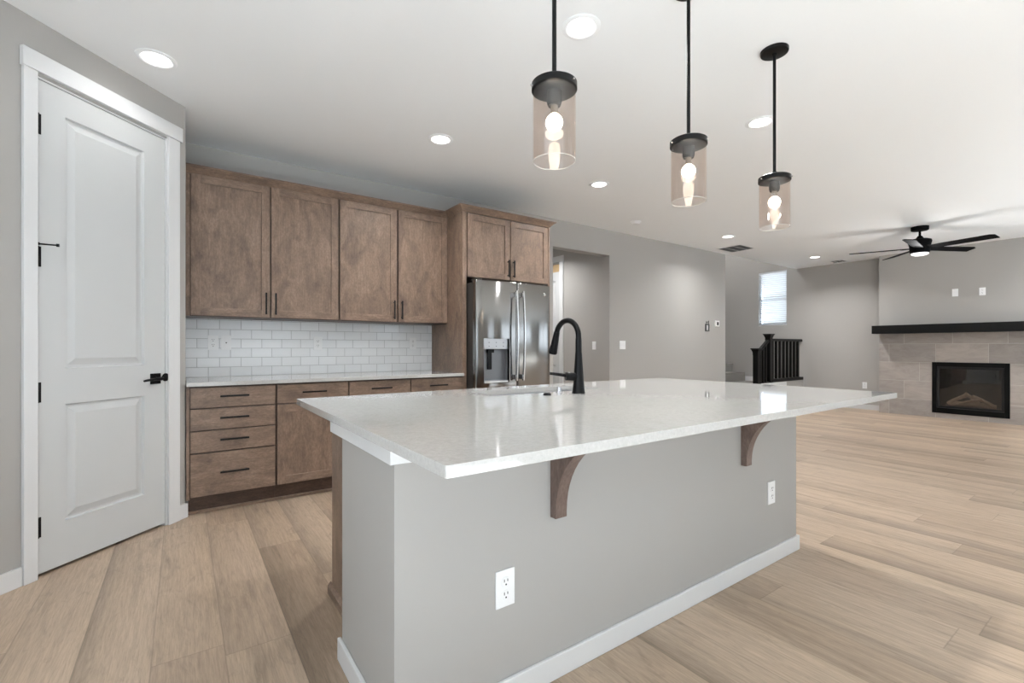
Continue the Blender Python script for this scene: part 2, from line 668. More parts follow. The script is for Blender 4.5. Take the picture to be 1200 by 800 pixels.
# stairwell walls
struct(MB().box(XE - .13, YW + TH, 0, XE, 7.3, 5.2).build('wall_stair_left', 'wall', smooth=False))
struct(MB().box(XE, 7.2, 0, XF, 7.3, 5.2).build('wall_stair_back', 'wall', smooth=False))
struct(MB().box(XE - .1, YW - .1, H + .14, XF, YW, 5.2).build('wall_stair_upper', 'wall', smooth=False))
# far wall with the stair window
WY0, WY1, WZ0, WZ1 = 4.66, 5.24, 1.61, 2.755
m = MB()
EW = (-2.2, 0.2, 0.60, 2.35)      # unseen far-wall window added to let in light, right of the chimney
m.box(XF, SOUTH, 0, XF + .14, EW[0], 5.2).box(XF, EW[1], 0, XF + .14, WY0, 5.2)
m.box(XF, EW[0], 0, XF + .14, EW[1], EW[2]).box(XF, EW[0], EW[3], XF + .14, EW[1], 5.2)
m.box(XF, WY1, 0, XF + .14, 7.3, 5.2)
m.box(XF, WY0, 0, XF + .14, WY1, WZ0)
m.box(XF, WY0, WZ1, XF + .14, WY1, 5.2)
struct(m.build('wall_far', 'wall', smooth=False))
# hall walls
HX = 4.86
m = MB()
DY0, DY1 = 5.585, 6.40
m.box(HX, YW + TH, 0, HX + .12, DY0, H)
m.box(HX, DY1, 0, HX + .12, 7.2, H)
m.box(HX, DY0, 2.46, HX + .12, DY1, H)
struct(m.build('wall_hall_right', 'wall', smooth=False))
struct(MB().box(3.4, YW + TH, 0, 3.5, 7.2, H).build('wall_hall_left', 'wall', smooth=False))
struct(MB().box(3.4, 7.2, 0, 5.0, 7.3, H).build('wall_hall_back', 'wall', smooth=False))
# pantry corner: angled wall plus short return to the back wall
PO = Vector((0.017, 3.82, 0))
PR = R(45)
ux = Vector((math.cos(PR), math.sin(PR), 0))
inn = Vector((-math.sin(PR), math.cos(PR), 0))     # into the pantry


def pw(s, d=0.0):
    q = PO - ux * s + inn * d
    return (q.x, q.y)


DS0, DS1, DZ = 0.148, 0.85, 2.462      # door opening along the wall
SE = 1.30
m = MB()
for a, b, z0, z1 in ((0, DS0 - .012, 0, H), (DS1 + .012, SE, 0, H), (DS0 - .012, DS1 + .012, DZ + .012, H)):
    m.prism([pw(a), pw(a, .11), pw(b, .11), pw(b)], 'z', z0, z1)
struct(m.build('wall_pantry', 'wall', smooth=False))
p0 = pw(0)
struct(MB().prism([(p0[0], p0[1]), (p0[0], YW), (p0[0] - .1, YW), (p0[0] - .1, p0[1] + .1 * 0.45)], 'z', 0, H).build('wall_pantry_return', 'wall', smooth=False))
p1 = pw(SE)
struct(MB().box(WEST, p1[1], 0, p1[0], p1[1] + .11, H).build('wall_pantry_side', 'wall', smooth=False))
# west wall with a window, south wall with a patio door and two windows
m = MB()
a, b, z0, z1, _ = WEST_WIN
m.box(WEST - .14, SOUTH, 0, WEST, a, H).box(WEST - .14, b, 0, WEST, YW + TH, H)
m.box(WEST - .14, a, 0, WEST, b, z0).box(WEST - .14, a, z1, WEST, b, H)
struct(m.build('wall_left', 'wall', smooth=False))
m = MB()
xs = WEST - .14
for a, b, z0, z1, _ in SOUTH_WIN:
    m.box(xs, SOUTH - .14, 0, a, SOUTH, H)
    m.box(a, SOUTH - .14, 0, b, SOUTH, z0).box(a, SOUTH - .14, z1, b, SOUTH, H)
    xs = b
m.box(xs, SOUTH - .14, 0, XF + .14, SOUTH, H)
struct(m.build('wall_front', 'wall', smooth=False))


def window_unit(name, a, b, z0, z1, plane, facing, mullions, flip=1):
    """white framed window in a wall; facing 'y' = wall runs along x"""
    m = MB()

    def bx(u0, d0, w0, u1, d1, w1):
        if facing == 'y':
            m.box(u0, plane + d0, w0, u1, plane + d1, w1)
        else:
            m.box(plane + d0 * flip, u0, w0, plane + d1 * flip, u1, w1)
    f = .05
    bx(a, -.12, z0, a + f, -.04, z1); bx(b - f, -.12, z0, b, -.04, z1)
    bx(a + f, -.12, z0, b - f, -.04, z0 + f); bx(a + f, -.12, z1 - f, b - f, -.04, z1)
    for k in range(1, mullions + 1):
        u = a + (b - a) * k / (mullions + 1)
        bx(u - .04, -.12, z0 + f, u + .04, -.04, z1 - f)
    o = struct(m.build(name, 'trim', bevel=.003))
    m = MB()
    bx(a + f, -.085, z0 + f, b - f, -.08, z1 - f)
    m.build('pane', 'pane', o, smooth=False)
    return o


window_unit('window_2', *SOUTH_WIN[0][:4], SOUTH, 'y', 1)
window_unit('window_3', *SOUTH_WIN[1][:4], SOUTH, 'y', 0)
window_unit('window_4', *SOUTH_WIN[2][:4], SOUTH, 'y', 1)
window_unit('window_5', *WEST_WIN[:4], WEST, 'x', 1)
window_unit('window_6', *EW, XF, 'x', 1, -1)

# chimney breast: painted above the mantel, stone tile below
BX = 10.015
BY0, BY1 = 0.70, 3.005
MZ0, MZ1 = 1.372, 1.512
IY0, IY1, IZ0, IZ1 = 1.414, 2.296, 0.079, 0.901
struct(MB().box(BX, BY0, MZ0 + .05, XF, BY1, H).build('wall_chimney', 'wall', smooth=False))
m = MB()
m.box(BX, BY0, 0, XF, IY0, MZ0 + .05).box(BX, IY1, 0, XF, BY1, MZ0 + .05)
m.box(BX, IY0, 0, XF, IY1, IZ0).box(BX, IY0, IZ1, XF, IY1, MZ0 + .05)
struct(m.build('wall_chimney_tile', 'stone', smooth=False), 'grey stone tile facing around the fireplace below the black mantel')


# ------------------------------------------------------------------ baseboards
def baseboard_x(name, x0, x1, y, side, h=.092):
    t = .014 * side
    return struct(MB().box(x0, y, 0, x1, y + t, h).build(name, 'trim', bevel=.003))


baseboard_x('baseboard_back', HO[1], XE, YW, -1)
struct(MB().box(XF - .014, BY1, 0, XF, YW - .14, .092).build('baseboard_far', 'trim', bevel=.003))
struct(MB().box(XF - .014, SOUTH, 0, XF, BY0, .092).build('baseboard_far_right', 'trim', bevel=.003))
struct(MB().box(XE, YW, 0, XE + .014, 7.2, .092).build('baseboard_stair_left', 'trim', bevel=.003))
m = MB()
m.prism([pw(SE), pw(SE, -.014), pw(.916, -.014), pw(.916)], 'z', 0, .092)
struct(m.build('baseboard_pantry_left', 'trim', bevel=.003))
m = MB()
m.prism([pw(.059), pw(.059, -.014), pw(-.006, -.014), (p0[0] + .014, p0[1] + .01), (p0[0] + .014, 3.86), (p0[0], 3.86), pw(0)], 'z', 0, .098)
struct(m.build('baseboard_pantry_right', 'trim', bevel=.003))
struct(MB().box(HX - .014, YW + TH, 0, HX, 5.49, .092).build('baseboard_hall', 'trim', bevel=.003))


# ------------------------------------------------------------------ pantry door (angled wall)
def panel_face(m, x0, x1, z0, z1, y, sgn, loops):
    """raised panel: concentric rectangles (inset, depth)"""
    prev = None
    for ins, dep in loops:
        ring = [m.v((x0 + ins, y + sgn * dep, z0 + ins)), m.v((x1 - ins, y + sgn * dep, z0 + ins)),
                m.v((x1 - ins, y + sgn * dep, z1 - ins)), m.v((x0 + ins, y + sgn * dep, z1 - ins))]
        if prev:
            for k in range(4):
                m.face([prev[k], prev[(k + 1) % 4], ring[(k + 1) % 4], ring[k]])
        prev = ring
    m.face(prev)


LOOPS = [(0, 0), (.006, .014), (.016, .014), (.050, .003)]


def door_slab(x0, x1, z0, z1, panels, th=.035):
    m = MB()
    cuts = [z0]
    px0, px1 = panels[0][0], panels[0][1]
    m.quad((x0, 0, z0), (px0, 0, z0), (px0, 0, z1), (x0, 0, z1))
    m.quad((px1, 0, z0), (x1, 0, z0), (x1, 0, z1), (px1, 0, z1))
    z = z0
    for (a, b, c, d) in panels:
        m.quad((px0, 0, z), (px1, 0, z), (px1, 0, c), (px0, 0, c))
        panel_face(m, a, b, c, d, 0, 1, LOOPS)
        z = d
    m.quad((px0, 0, z), (px1, 0, z), (px1, 0, z1), (px0, 0, z1))
    m.quad((x0, th, z0), (x1, th, z0), (x1, th, z1), (x0, th, z1))
    m.quad((x0, 0, z0), (x0, th, z0), (x0, th, z1), (x0, 0, z1))
    m.quad((x1, 0, z0), (x1, th, z0), (x1, th, z1), (x1, 0, z1))
    m.quad((x0, 0, z1), (x1, 0, z1), (x1, th, z1), (x0, th, z1))
    m.quad((x0, 0, z0), (x1, 0, z0), (x1, th, z0), (x0, th, z0))
    bmesh.ops.remove_doubles(m.bm, verts=m.bm.verts[:], dist=1e-5)
    return m


d1 = door_slab(-DS1 + .003, -DS0 - .003, .018, DZ - .004,
               [(-.721, -.288, .241, .843), (-.721, -.288, 1.029, 2.328)]).build('door_1', 'door', angle=8)
d1.location = (PO.x, PO.y, 0)
d1.location += Vector((inn.x * .004, inn.y * .004, 0))
d1.rotation_euler = (0, 0, PR)
struct(d1, 'white two-panel pantry door with black hinges and lever, left of the wood cabinets')
for k, z in enumerate((2.239, 1.585, 0.914, 0.248)):
    m = MB()
    m.tube([(-DS1, -.006, z - .05), (-DS1, -.006, z + .05)], .0075, 12)
    m.box(-DS1, -.002, z - .05, -DS1 + .02, .001, z + .05)
    hg = m.build('hinge', 'black', d1)
    if k == 1:
        m = MB()
        m.tube([(-DS1, -.006, z + .055), (-DS1, -.006, z + .068)], .009, 12)
        m.tube([(-DS1, -.008, z + .06), (-DS1 + .045, -.06, z + .06)], .004, 10)
        m.tube([(-DS1 + .045, -.06, z + .06), (-DS1 + .052, -.068, z + .06)], .008, 10)
        m.build('door_stop', 'black', hg)
m = MB()
m.box(-.250, -.008, .909, -.184, .002, .975)
hd = m.build('door_handle', 'black', d1, bevel=.002)
m = MB()
m.tube([(-.217, -.004, .942), (-.217, -.046, .942)], .011, 14)
m.tube([(-.207, -.048, .942), (-.225, -.049, .942), (-.275, -.049, .941), (-.318, -.047, .937), (-.330, -.044, .934)], [.009, .0095, .008, .007, .006], 12)
m.build('lever', 'black', hd)
m = MB()
m.lathe([(.0, -.006), (.010, -.004), (.010, .012)], (-.170, -.006, .942), 16, 'y')
m.lathe([(.0, 0), (.024, .003), (.026, .008)], (-.152, -.016, .947), 20, 'y')
m.build('strike_plate', 'black', hd)
# casing and jamb
for nm, x0, x1, z0, z1, dp in (('trim_1', -.915, -DS1 - .006, 0, 2.485, .018), ('trim_2', -DS0 + .008, -.059, 0, 2.485, .018), ('trim_3', -.921, -.042, 2.485, 2.577, .024)):
    m = MB().box(x0, -dp, z0, x1, 0, z1)
    o = struct(m.build(nm, 'trim', bevel=.002))
    o.location = (PO.x, PO.y, 0)
    o.rotation_euler = (0, 0, PR)
m = MB()
m.box(-DS1 - .010, .001, 0, -DS1, .10, DZ + .010).box(-DS0, .001, 0, -DS0 + .010, .10, DZ + .010).box(-DS1, .001, DZ, -DS0, .10, DZ + .010)
m.box(-DS1 + .001, .042, .012, -DS1 + .015, .055, DZ - .001).box(-DS0 - .015, .042, .012, -DS0 - .001, .055, DZ - .001)
o = struct(m.build('trim_4', 'trim'))
o.location = (PO.x, PO.y, 0)
o.rotation_euler = (0, 0, PR)
# dark sheet standing in for the unlit pantry behind the door gap
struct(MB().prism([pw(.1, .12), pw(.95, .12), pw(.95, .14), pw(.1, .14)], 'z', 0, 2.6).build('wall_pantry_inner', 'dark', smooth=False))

# ------------------------------------------------------------------ hall door, seen through the opening
m = door_slab(-DY1 + .003, -DY0 - .003, .015, 2.335, [(-DY1 + .12, -DY0 - .12, .22, .86), (-DY1 + .12, -DY0 - .12, 1.03, 2.2)])
o = m.build('door_2', 'door', angle=8)
o.location = (HX + .006, 0, 0)
o.rotation_euler = (0, 0, -R(90))
struct(o, 'white panel door in the hallway behind the refrigerator')
struct(MB().box(HX + .004, DY0, 2.335, HX + .06, DY1, 2.455).build('trim_8', 'rawwood', bevel=.002))
struct(MB().box(HX - .018, 5.50, 0, HX, DY0, 2.485).build('trim_5', 'trim', bevel=.002))
struct(MB().box(HX - .018, DY1, 0, HX, DY1 + .085, 2.485).build('trim_6', 'trim', bevel=.002))
struct(MB().box(HX - .024, 5.49, 2.485, HX, DY1 + .095, 2.575).build('trim_7', 'trim', bevel=.002))

# ------------------------------------------------------------------ stair window, blind
m = MB()
fr = .035
X0, X1 = XF + .05, XF + .12
m.box(X0, WY0, WZ0, X1, WY0 + fr, WZ1).box(X0, WY1 - fr, WZ0, X1, WY1, WZ1)
m.box(X0, WY0 + fr, WZ0, X1, WY1 - fr, WZ0 + fr).box(X0, WY0 + fr, WZ1 - fr, X1, WY1 - fr, WZ1)
m.box(X0 + .005, WY0 + fr, 2.15, X1 - .01, WY1 - fr, 2.19)
w1 = struct(m.build('window_1', 'trim', bevel=.002), 'small white stairwell window with a lowered blind')
MB().box(XF + .088, WY0 + fr, WZ0 + fr, XF + .092, WY1 - fr, WZ1 - fr).build('pane', 'pane', w1, smooth=False)
MB().box(XF - .002, WY0 - .0, WZ0 - .012, XF + .05, WY1, WZ0).build('window_sill', 'trim', w1, bevel=.002)
bl = thing('window_blind', 'white horizontal slat blind hanging in the stairwell window', 'blind', (XF + .028, (WY0 + WY1) / 2, WZ0))
O = bl.location
m = MB(O)
m.box(XF + .005, WY0 + .006, WZ1 - .045, XF + .048, WY1 - .006, WZ1 - .003).build('headrail', 'blind', bl, bevel=.002)
m = MB(O)
m.box(XF + .012, WY0 + .01, WZ0 + .006, XF + .042, WY1 - .01, WZ0 + .022).build('bottom_rail', 'blind', bl, bevel=.002)
m = MB(O)
z = WZ0 + .045
while z < WZ1 - .06:
    a = R(38)
    dx, dz = .021 * math.cos(a), .021 * math.sin(a)
    cx = XF + .027
    m.prism([(cx - dx, z + dz), (cx - dx, z + dz + .003), (cx + dx, z - dz + .003), (cx + dx, z - dz)], 'y', WY0 + .010, WY1 - .010)
    z += .043
m.build('slats', 'blind', bl)
m = MB(O)
for y in (WY0 + .10, WY1 - .10):
    m.tube([(XF + .004, y, WZ0 + .02), (XF + .004, y, WZ1 - .04)], .0015, 6)
m.build('cords', 'blind', bl)


# ------------------------------------------------------------------ cabinets
def pull(m, c, length, vertical, y):
    """black bar pull standing off a face at y (towards -y)"""
    x, z = c
    h = length / 2
    if vertical:
        m.box(x - .006, y - .032, z - h, x + .006, y - .022, z + h)
        for s in (-1, 1):
            m.box(x - .005, y - .024, z + s * (h - .018) - .005, x + .005, y, z + s * (h - .018) + .005)
    else:
        m.box(x - h, y - .032, z - .006, x + h, y - .022, z + .006)
        for s in (-1, 1):
            m.box(x + s * (h - .018) - .005, y - .024, z - .005, x + s * (h - .018) + .005, y, z + .005)
    return m


def shaker(root, x0, x1, z0, z1, y, name='door', fw=.058):
    """framed door with a recessed flat panel, one skin; rails carry a level grain"""
    O = root.location
    m = MB(O)
    th, dep = .02, .009
    xs = [x0, x0 + fw, x1 - fw, x1]
    zs = [z0, z0 + fw, z1 - fw, z1]
    G = [[m.v((x, y, z)) for z in zs] for x in xs]
    level = []
    for i in range(3):
        for j in range(3):
            if i == 1 and j == 1:
                continue
            f = m.face([G[i][j], G[i + 1][j], G[i + 1][j + 1], G[i][j + 1]])
            if i == 1:
                level.append(f)
    ring = [G[1][1], G[2][1], G[2][2], G[1][2]]
    low = [m.v((xs[i], y + dep, zs[j])) for i, j in ((1, 1), (2, 1), (2, 2), (1, 2))]
    for k in range(4):
        m.face([ring[k], ring[(k + 1) % 4], low[(k + 1) % 4], low[k]])
    m.face(low)
    B = [m.v((x, y + th, z)) for x, z in ((x0, z0), (x1, z0), (x1, z1), (x0, z1))]
    m.face(B)
    m.face([G[0][0], G[1][0], G[2][0], G[3][0], B[1], B[0]])
    m.face([G[0][3], G[1][3], G[2][3], G[3][3], B[2], B[3]])
    m.face([G[0][0], G[0][1], G[0][2], G[0][3], B[3], B[0]])
    m.face([G[3][0], G[3][1], G[3][2], G[3][3], B[2], B[1]])
    for f in level:
        f.material_index = 1
    d = m.build(name, 'woodZ', root, bevel=.0012)
    d.data.materials.append(M['woodX'])
    return d


def slab_drawer(root, x0, x1, z0, z1, y):
    O = root.location
    d = MB(O).box(x0, y, z0, x1, y + .02, z1).build('drawer', 'woodX', root, bevel=.0015)
    pull(MB(O), ((x0 + x1) / 2, (z0 + z1) / 2 + .008), .175, False, y).build('handle', 'bronze', d, bevel=.0015)
    return d


YB = 3.80                     # base door faces
CF = 3.775                    # counter front
BT = 0.872                    # top of base cabinets


def base_body(root, x0, x1, filler=None):
    O = root.location
    m = MB(O).box(x0, YB + .021, .112, x1, YW - .005, BT)
    m.build('carcass', 'toe', root)  # darkened so the gaps between fronts read as shade
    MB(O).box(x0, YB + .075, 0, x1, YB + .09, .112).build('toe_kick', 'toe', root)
    if filler:
        MB(O).box(filler[0], YB + .004, .112, filler[1], YB + .021, BT).build('filler_strip', 'woodZ', root, bevel=.001)


xL = p0[0] + .003
c = thing('base_cabinet', 'brown base cabinet with four stacked drawers beside the pantry door', 'cabinet', (.3, 4.1, 0), group='base cabinets on the back wall')
base_body(c, xL, .563, (xL, .039))
for z0, z1 in ((.725, .862), (.574, .717), (.424, .566), (.128, .415)):
    slab_drawer(c, .043, .556, z0, z1, YB)
c = thing('base_cabinet', 'brown base cabinet with one drawer over a single door, right of the drawer stack', 'cabinet', (.82, 4.1, 0), group='base cabinets on the back wall')
base_body(c, .5635, 1.0845)
slab_drawer(c, .570, 1.079, .725, .862, YB)
d = shaker(c, .570, 1.079, .128, .717, YB)
pull(MB(c.location), (1.05, .61), .175, True, YB).build('handle', 'bronze', d, bevel=.0015)
c = thing('base_cabinet', 'brown two-drawer base cabinet against the refrigerator side panel', 'cabinet', (1.6, 4.1, 0), group='base cabinets on the back wall')
base_body(c, 1.085, 2.123)
for x0, x1, hx in ((1.091, 1.606, 1.577), (1.614, 2.119, 1.643)):
    slab_drawer(c, x0, x1, .725, .862, YB)
    d = shaker(c, x0, x1, .128, .717, YB)
    pull(MB(c.location), (hx, .61), .175, True, YB).build('handle', 'bronze', d, bevel=.0015)
o = MB((1.07, YB, 0)).box(xL, YB + .055, 0, 2.123, YB + .074, .02).build('trim_9', 'woodX', bevel=.004)
struct(o)

# back counter
o = MB((1.07, 4.1, BT)).box(xL, CF, BT + .001, 2.124, YW - .002, .901).build('kitchen_counter', 'quartz', bevel=.003)
tag(o, 'white quartz counter along the back wall under the tile backsplash', 'counter')
o = MB((0, 0, 0)).box(xL, YW - .011, .9015, 2.124, YW - .0008, 1.371).build('tile_backsplash', 'subway', smooth=False)
tag(o, 'white glossy subway tile backsplash between counter and upper cabinets', 'backsplash')

# wall cabinets
YU = 4.11
UZ0, UZ1 = 1.371, 2.402


def wall_cab(label, x0, x1, doors, filler=None):
    c = thing('wall_cabinet', label, 'cabinet', ((x0 + x1) / 2, 4.3, UZ0), group='upper cabinets over the backsplash')
    O = c.location
    MB(O).box(x0, YU + .021, UZ0 - .004, x1, YW - .0005, UZ1).build('carcass', 'toe', c)
    if filler:
        MB(O).box(filler[0], YU + .004, UZ0 - .004, filler[1], YU + .021, UZ1).build('filler_strip', 'woodZ', c, bevel=.001)
    for a, b, hx in doors:
        d = shaker(c, a, b, UZ0 + .002, UZ1 - .001, YU)
        pull(MB(O), (hx, UZ0 + .108), .17, True, YU).build('handle', 'bronze', d, bevel=.0015)


wall_cab('brown double-door wall cabinet next to the pantry corner', xL, 1.0925, [(.049, .564, .535), (.574, 1.087, .603)], (xL, .045))
wall_cab('brown double-door wall cabinet next to the refrigerator panel', 1.093, 2.1235, [(1.100, 1.605, 1.577), (1.622, 2.120, 1.650)])


def crown_poly(y, z0, z1, out):
    return [(y + .02, z0), (y, z0), (y - .006, z0 + .008), (y - out * .55, z0 + (z1 - z0) * .55), (y - out, z1 - .010), (y - out, z1), (y + .02, z1)]


CZ0, CZ1 = 2.403, 2.458
CROWN = ((-.02, CZ0 + .0005), (0.0, CZ0 + .0005), (.006, CZ0 + .008), (.028, CZ0 + .032), (.05, CZ1 - .010), (.05, CZ1), (-.02, CZ1))
CY0 = YU + .015
EX0 = 2.125
m = MB((1.07, 4.1, CZ0))
ra = [m.v((xL, CY0 - oo, zz)) for oo, zz in CROWN]
rb = [m.v((EX0 - .0012 - oo, CY0 - oo, zz)) for oo, zz in CROWN]
for k in range(len(ra)):
    m.face([ra[k], ra[(k + 1) % len(ra)], rb[(k + 1) % len(ra)], rb[k]])
m.face(ra); m.face(rb[::-1])
o = m.build('crown_molding', 'woodX', bevel=.0005)
tag(o, 'long brown crown molding on top of the wall cabinets', 'molding')

# refrigerator enclosure
FE = 3.815
EX0, EX1 = 2.125, 3.178
c = thing('refrigerator_cabinet', 'brown cabinet surround with two small doors above the refrigerator', 'cabinet', (2.65, 4.1, 0))
O = c.location
m = MB(O).box(EX0, FE, 0, EX0 + .044, YW - .002, CZ0)
m.build('side_panel', 'woodZ', c, bevel=.002)
MB(O).box(EX1 - .022, FE, 0, EX1, YW - .002, CZ0).build('side_panel', 'woodZ', c, bevel=.002)
MB(O).box(EX0 + .0445, FE + .021, 1.80, EX1 - .0225, YW - .002, CZ0).build('carcass', 'toe', c)
for a, b, hx in ((EX0 + .058, 2.664, 2.636), (2.674, EX1 - .028, 2.703)):
    d = shaker(c, a, b, 1.803, 2.395, FE)
    pull(MB(O), (hx, 1.915), .17, True, FE).build('handle', 'bronze', d, bevel=.0015)
# crown with mitred returns
P = [(EX0, YU - .0355), (EX0, FE), (EX1, FE), (EX1, YW - .003)]
m = MB((2.65, FE, CZ0))
rings = []
for (oo, zz) in CROWN:
    rings.append([m.v((EX0 - oo, CY0 - oo, zz)), m.v((EX0 - oo, FE - oo, zz)), m.v((EX1 + oo, FE - oo, zz)), m.v((EX1 + oo, YW - .003, zz))])
n = len(rings)
for i in range(n):
    a, b = rings[i], rings[(i + 1) % n]
    for k in range(3):
        m.face([a[k], a[k + 1], b[k + 1], b[k]])
m.face([r[0] for r in rings]); m.face([r[3] for r in rings][::-1])
o = m.build('crown_molding', 'woodX', bevel=.001)
tag(o, 'short brown crown molding with mitred corners above the refrigerator', 'molding')

# ------------------------------------------------------------------ refrigerator
fx0, fx1, fz = 2.180, 3.052, 1.757
fc = (fx0 + fx1) / 2
FEdge, FMid = 3.665, 3.622
fg = thing('refrigerator', 'stainless french door refrigerator with water dispenser in the wood surround', 'refrigerator', (fc, 4.0, 0))
O = fg.location
MB(O).box(fx0 + .006, FEdge + .055, .03, fx1 - .006, YW - .06, fz - .02).build('body', 'fridgegrey', fg, bevel=.004)
MB(O).box(fx0 + .03, FEdge + .06, 0, fx1 - .03, YW - .1, .03).build('base', 'dark', fg)


def bow(x):
    t = (x - fc) / ((fx1 - fx0) / 2)
    return FMid + (FEdge - FMid) * (abs(t) ** 2.6)


def curved_door(m, x0, x1, z0, z1, hole=None, n=16, back=FEdge + .05):
    xs = [x0 + (x1 - x0) * k / n for k in range(n + 1)]
    rr = .010
    outline = []
    ptsf = []
    for i, x in enumerate(xs):
        ptsf.append((x, bow(x)))
    ptsf[0] = (x0, bow(x0) + rr); ptsf.insert(1, (x0 + rr * .3, bow(x0) + rr * .3)); ptsf.insert(2, (x0 + rr, bow(x0)))
    ptsf[-1] = (x1 - rr, bow(x1)); ptsf += [(x1 - rr * .3, bow(x1) + rr * .3), (x1, bow(x1) + rr)]
    m.prism(ptsf + [(x1, back), (x0, back)], 'z', z0, z1)


DX0, DX1, DZ0, DZ1 = 2.256, 2.522, .812, 1.218
# left door built around the dispenser opening
m = MB(O)
lx1 = fc - .002
curved_door(m, fx0, DX0, .715, fz)
curved_door(m, DX1, lx1, .715, fz, n=6)
curved_door(m, DX0 - .0, DX1, DZ1, fz)
curved_door(m, DX0, DX1, .715, DZ0)
# make it one skin: simple union of the four pieces leaves hairlines, so rebuild as grid
m.bm.free()


def door_skin(x0, x1, z0, z1, hole=None, nx=28):
    m = MB(O)
    xs = [x0, x0 + .003, x0 + .010] + [x0 + .010 + (x1 - x0 - .020) * k / nx for k in range(1, nx)] + [x1 - .010, x1 - .003, x1]
    zs = [z0, z0 + .003, z0 + .010, z1 - .010, z1 - .003, z1]
    if hole:
        xs = sorted([x for x in xs if min(abs(x - hole[0]), abs(x - hole[1])) > .006] + [hole[0], hole[1]])
        zs = sorted(zs + [hole[2], hole[3]])

    def rnd(v, a, b):
        e = min(v - a, b - v)
        return 0 if e >= .010 else (.010 - math.sqrt(max(0, .010 ** 2 - (.010 - e) ** 2)))
    grid = [[m.v((x, bow(x) + max(rnd(x, x0, x1), rnd(z, z0, z1)), z)) for z in zs] for x in xs]
    for i in range(len(xs) - 1):
        for j in range(len(zs) - 1):
            cx, cz = (xs[i] + xs[i + 1]) / 2, (zs[j] + zs[j + 1]) / 2
            if hole and hole[0] < cx < hole[1] and hole[2] < cz < hole[3]:
                continue
            m.face([grid[i][j], grid[i + 1][j], grid[i + 1][j + 1], grid[i][j + 1]])
    bk = FEdge + .05
    bg = [[m.v((x, bk, z)) for z in (z0, z1)] for x in xs]
    for i in range(len(xs) - 1):
        m.face([grid[i][0], grid[i + 1][0], bg[i + 1][0], bg[i][0]])
        m.face([grid[i][-1], grid[i + 1][-1], bg[i + 1][1], bg[i][1]])
        m.face([bg[i][0], bg[i + 1][0], bg[i + 1][1], bg[i][1]])
    for gi, b in ((grid[0], bg[0]), (grid[-1], bg[-1])):
        m.face([b[0]] + gi + [b[1]])
    return m


hole = (DX0, DX1, DZ0, DZ1)
ld = door_skin(fx0, lx1, .715, fz, hole).build('door', 'steel', fg, angle=50)
rd = door_skin(fc + .002, fx1, .715, fz).build('door', 'steel', fg, angle=50)
for z0, z1 in ((.38, .705), (.045, .37)):
    dr = door_skin(fx0, fx1, z0, z1, nx=40).build('freezer_drawer', 'steel', fg, angle=50)
    m = MB(O)
    m.tube([(fx0 + .12, bow(fx0 + .12), z1 - .05), (fx0 + .12, FMid - .045, z1 - .05), (fc, FMid - .055, z1 - .05), (fx1 - .12, FMid - .045, z1 - .05), (fx1 - .12, bow(fx1 - .12), z1 - .05)], .012, 12)
    m.build('handle', 'brushed', dr)
for dd, hx in ((ld, fc - .040), (rd, fc + .040)):
    m = MB(O)
    zt, zb = 1.672, .822
    pts = []
    for k in range(17):
        t = k / 16
        z = zb + (zt - zb) * t
        b_ = .042 + .022 * math.sin(math.pi * t)
        pts.append((hx, FMid - b_, z))
    m.sweep([(-.012, -.007), (.012, -.007), (.012, .007), (-.012, .007)], pts, up=Vector((1, 0, 0)))
    for z in (zb + .035, zt - .035):
        m.box(hx - .011, FMid - .048, z - .022, hx + .011, FMid + .008, z + .022)
    m.build('handle', 'brushed', dd, bevel=.003)
# dispenser
m = MB(O)
yb = FMid + .075
yf = bow(DX0) - .002
m.box(DX0, yb - .004, DZ0, DX1, yb, DZ1)
m.box(DX0, yf + .006, DZ0, DX0 + .006, yb, DZ1).box(DX1 - .006, yf + .006, DZ0, DX1, yb, DZ1)
m.box(DX0, yf + .006, DZ0, DX1, yb, DZ0 + .02)
dp = m.build('dispenser', 'dispenser', ld)
MB(O).box(DX0 - .004, yf - .006, DZ1 - .098, DX1 + .004, yb - .01, DZ1 + .003).build('control_panel', 'controlsteel', dp, bevel=.004)
for k in range(3):
    for j in range(2):
        MB(O).lathe([(.0, 0), (.0045, .0), (.0045, .002)], (DX0 + .05 + .08 * k, yf - .008, DZ1 - .035 - .035 * j), 12, 'y').build('button', 'bracketgrey', dp)
MB(O).box(DX0 - .003, yf - .012, DZ0 - .006, DX1 + .003, yb - .02, DZ0 + .018).build('drip_tray', 'brushed', dp, bevel=.003)
m = MB(O)
m.box(DX0 + .06, yf + .030, DZ0 + .12, DX0 + .105, yf + .042, DZ1 - .10)
m.box(DX0 + .055, yf + .020, DZ1 - .13, DX0 + .125, yf + .060, DZ1 - .098)
m.build('paddle', 'black', dp, bevel=.003)
m = MB(O)
m.lathe([(.0, 0), (.013, 0), (.016, .002), (.016, .004)], (2.968, bow(2.968) - .004, 1.664), 24, 'y')
m.build('badge', 'brushed', rd)
for x in (fx0 + .05, fx1 - .05):
    MB(O).box(x - .03, FEdge + .02, fz, x + .03, FEdge + .12, fz + .014).build('hinge_cover', 'fridgegrey', fg, bevel=.003)

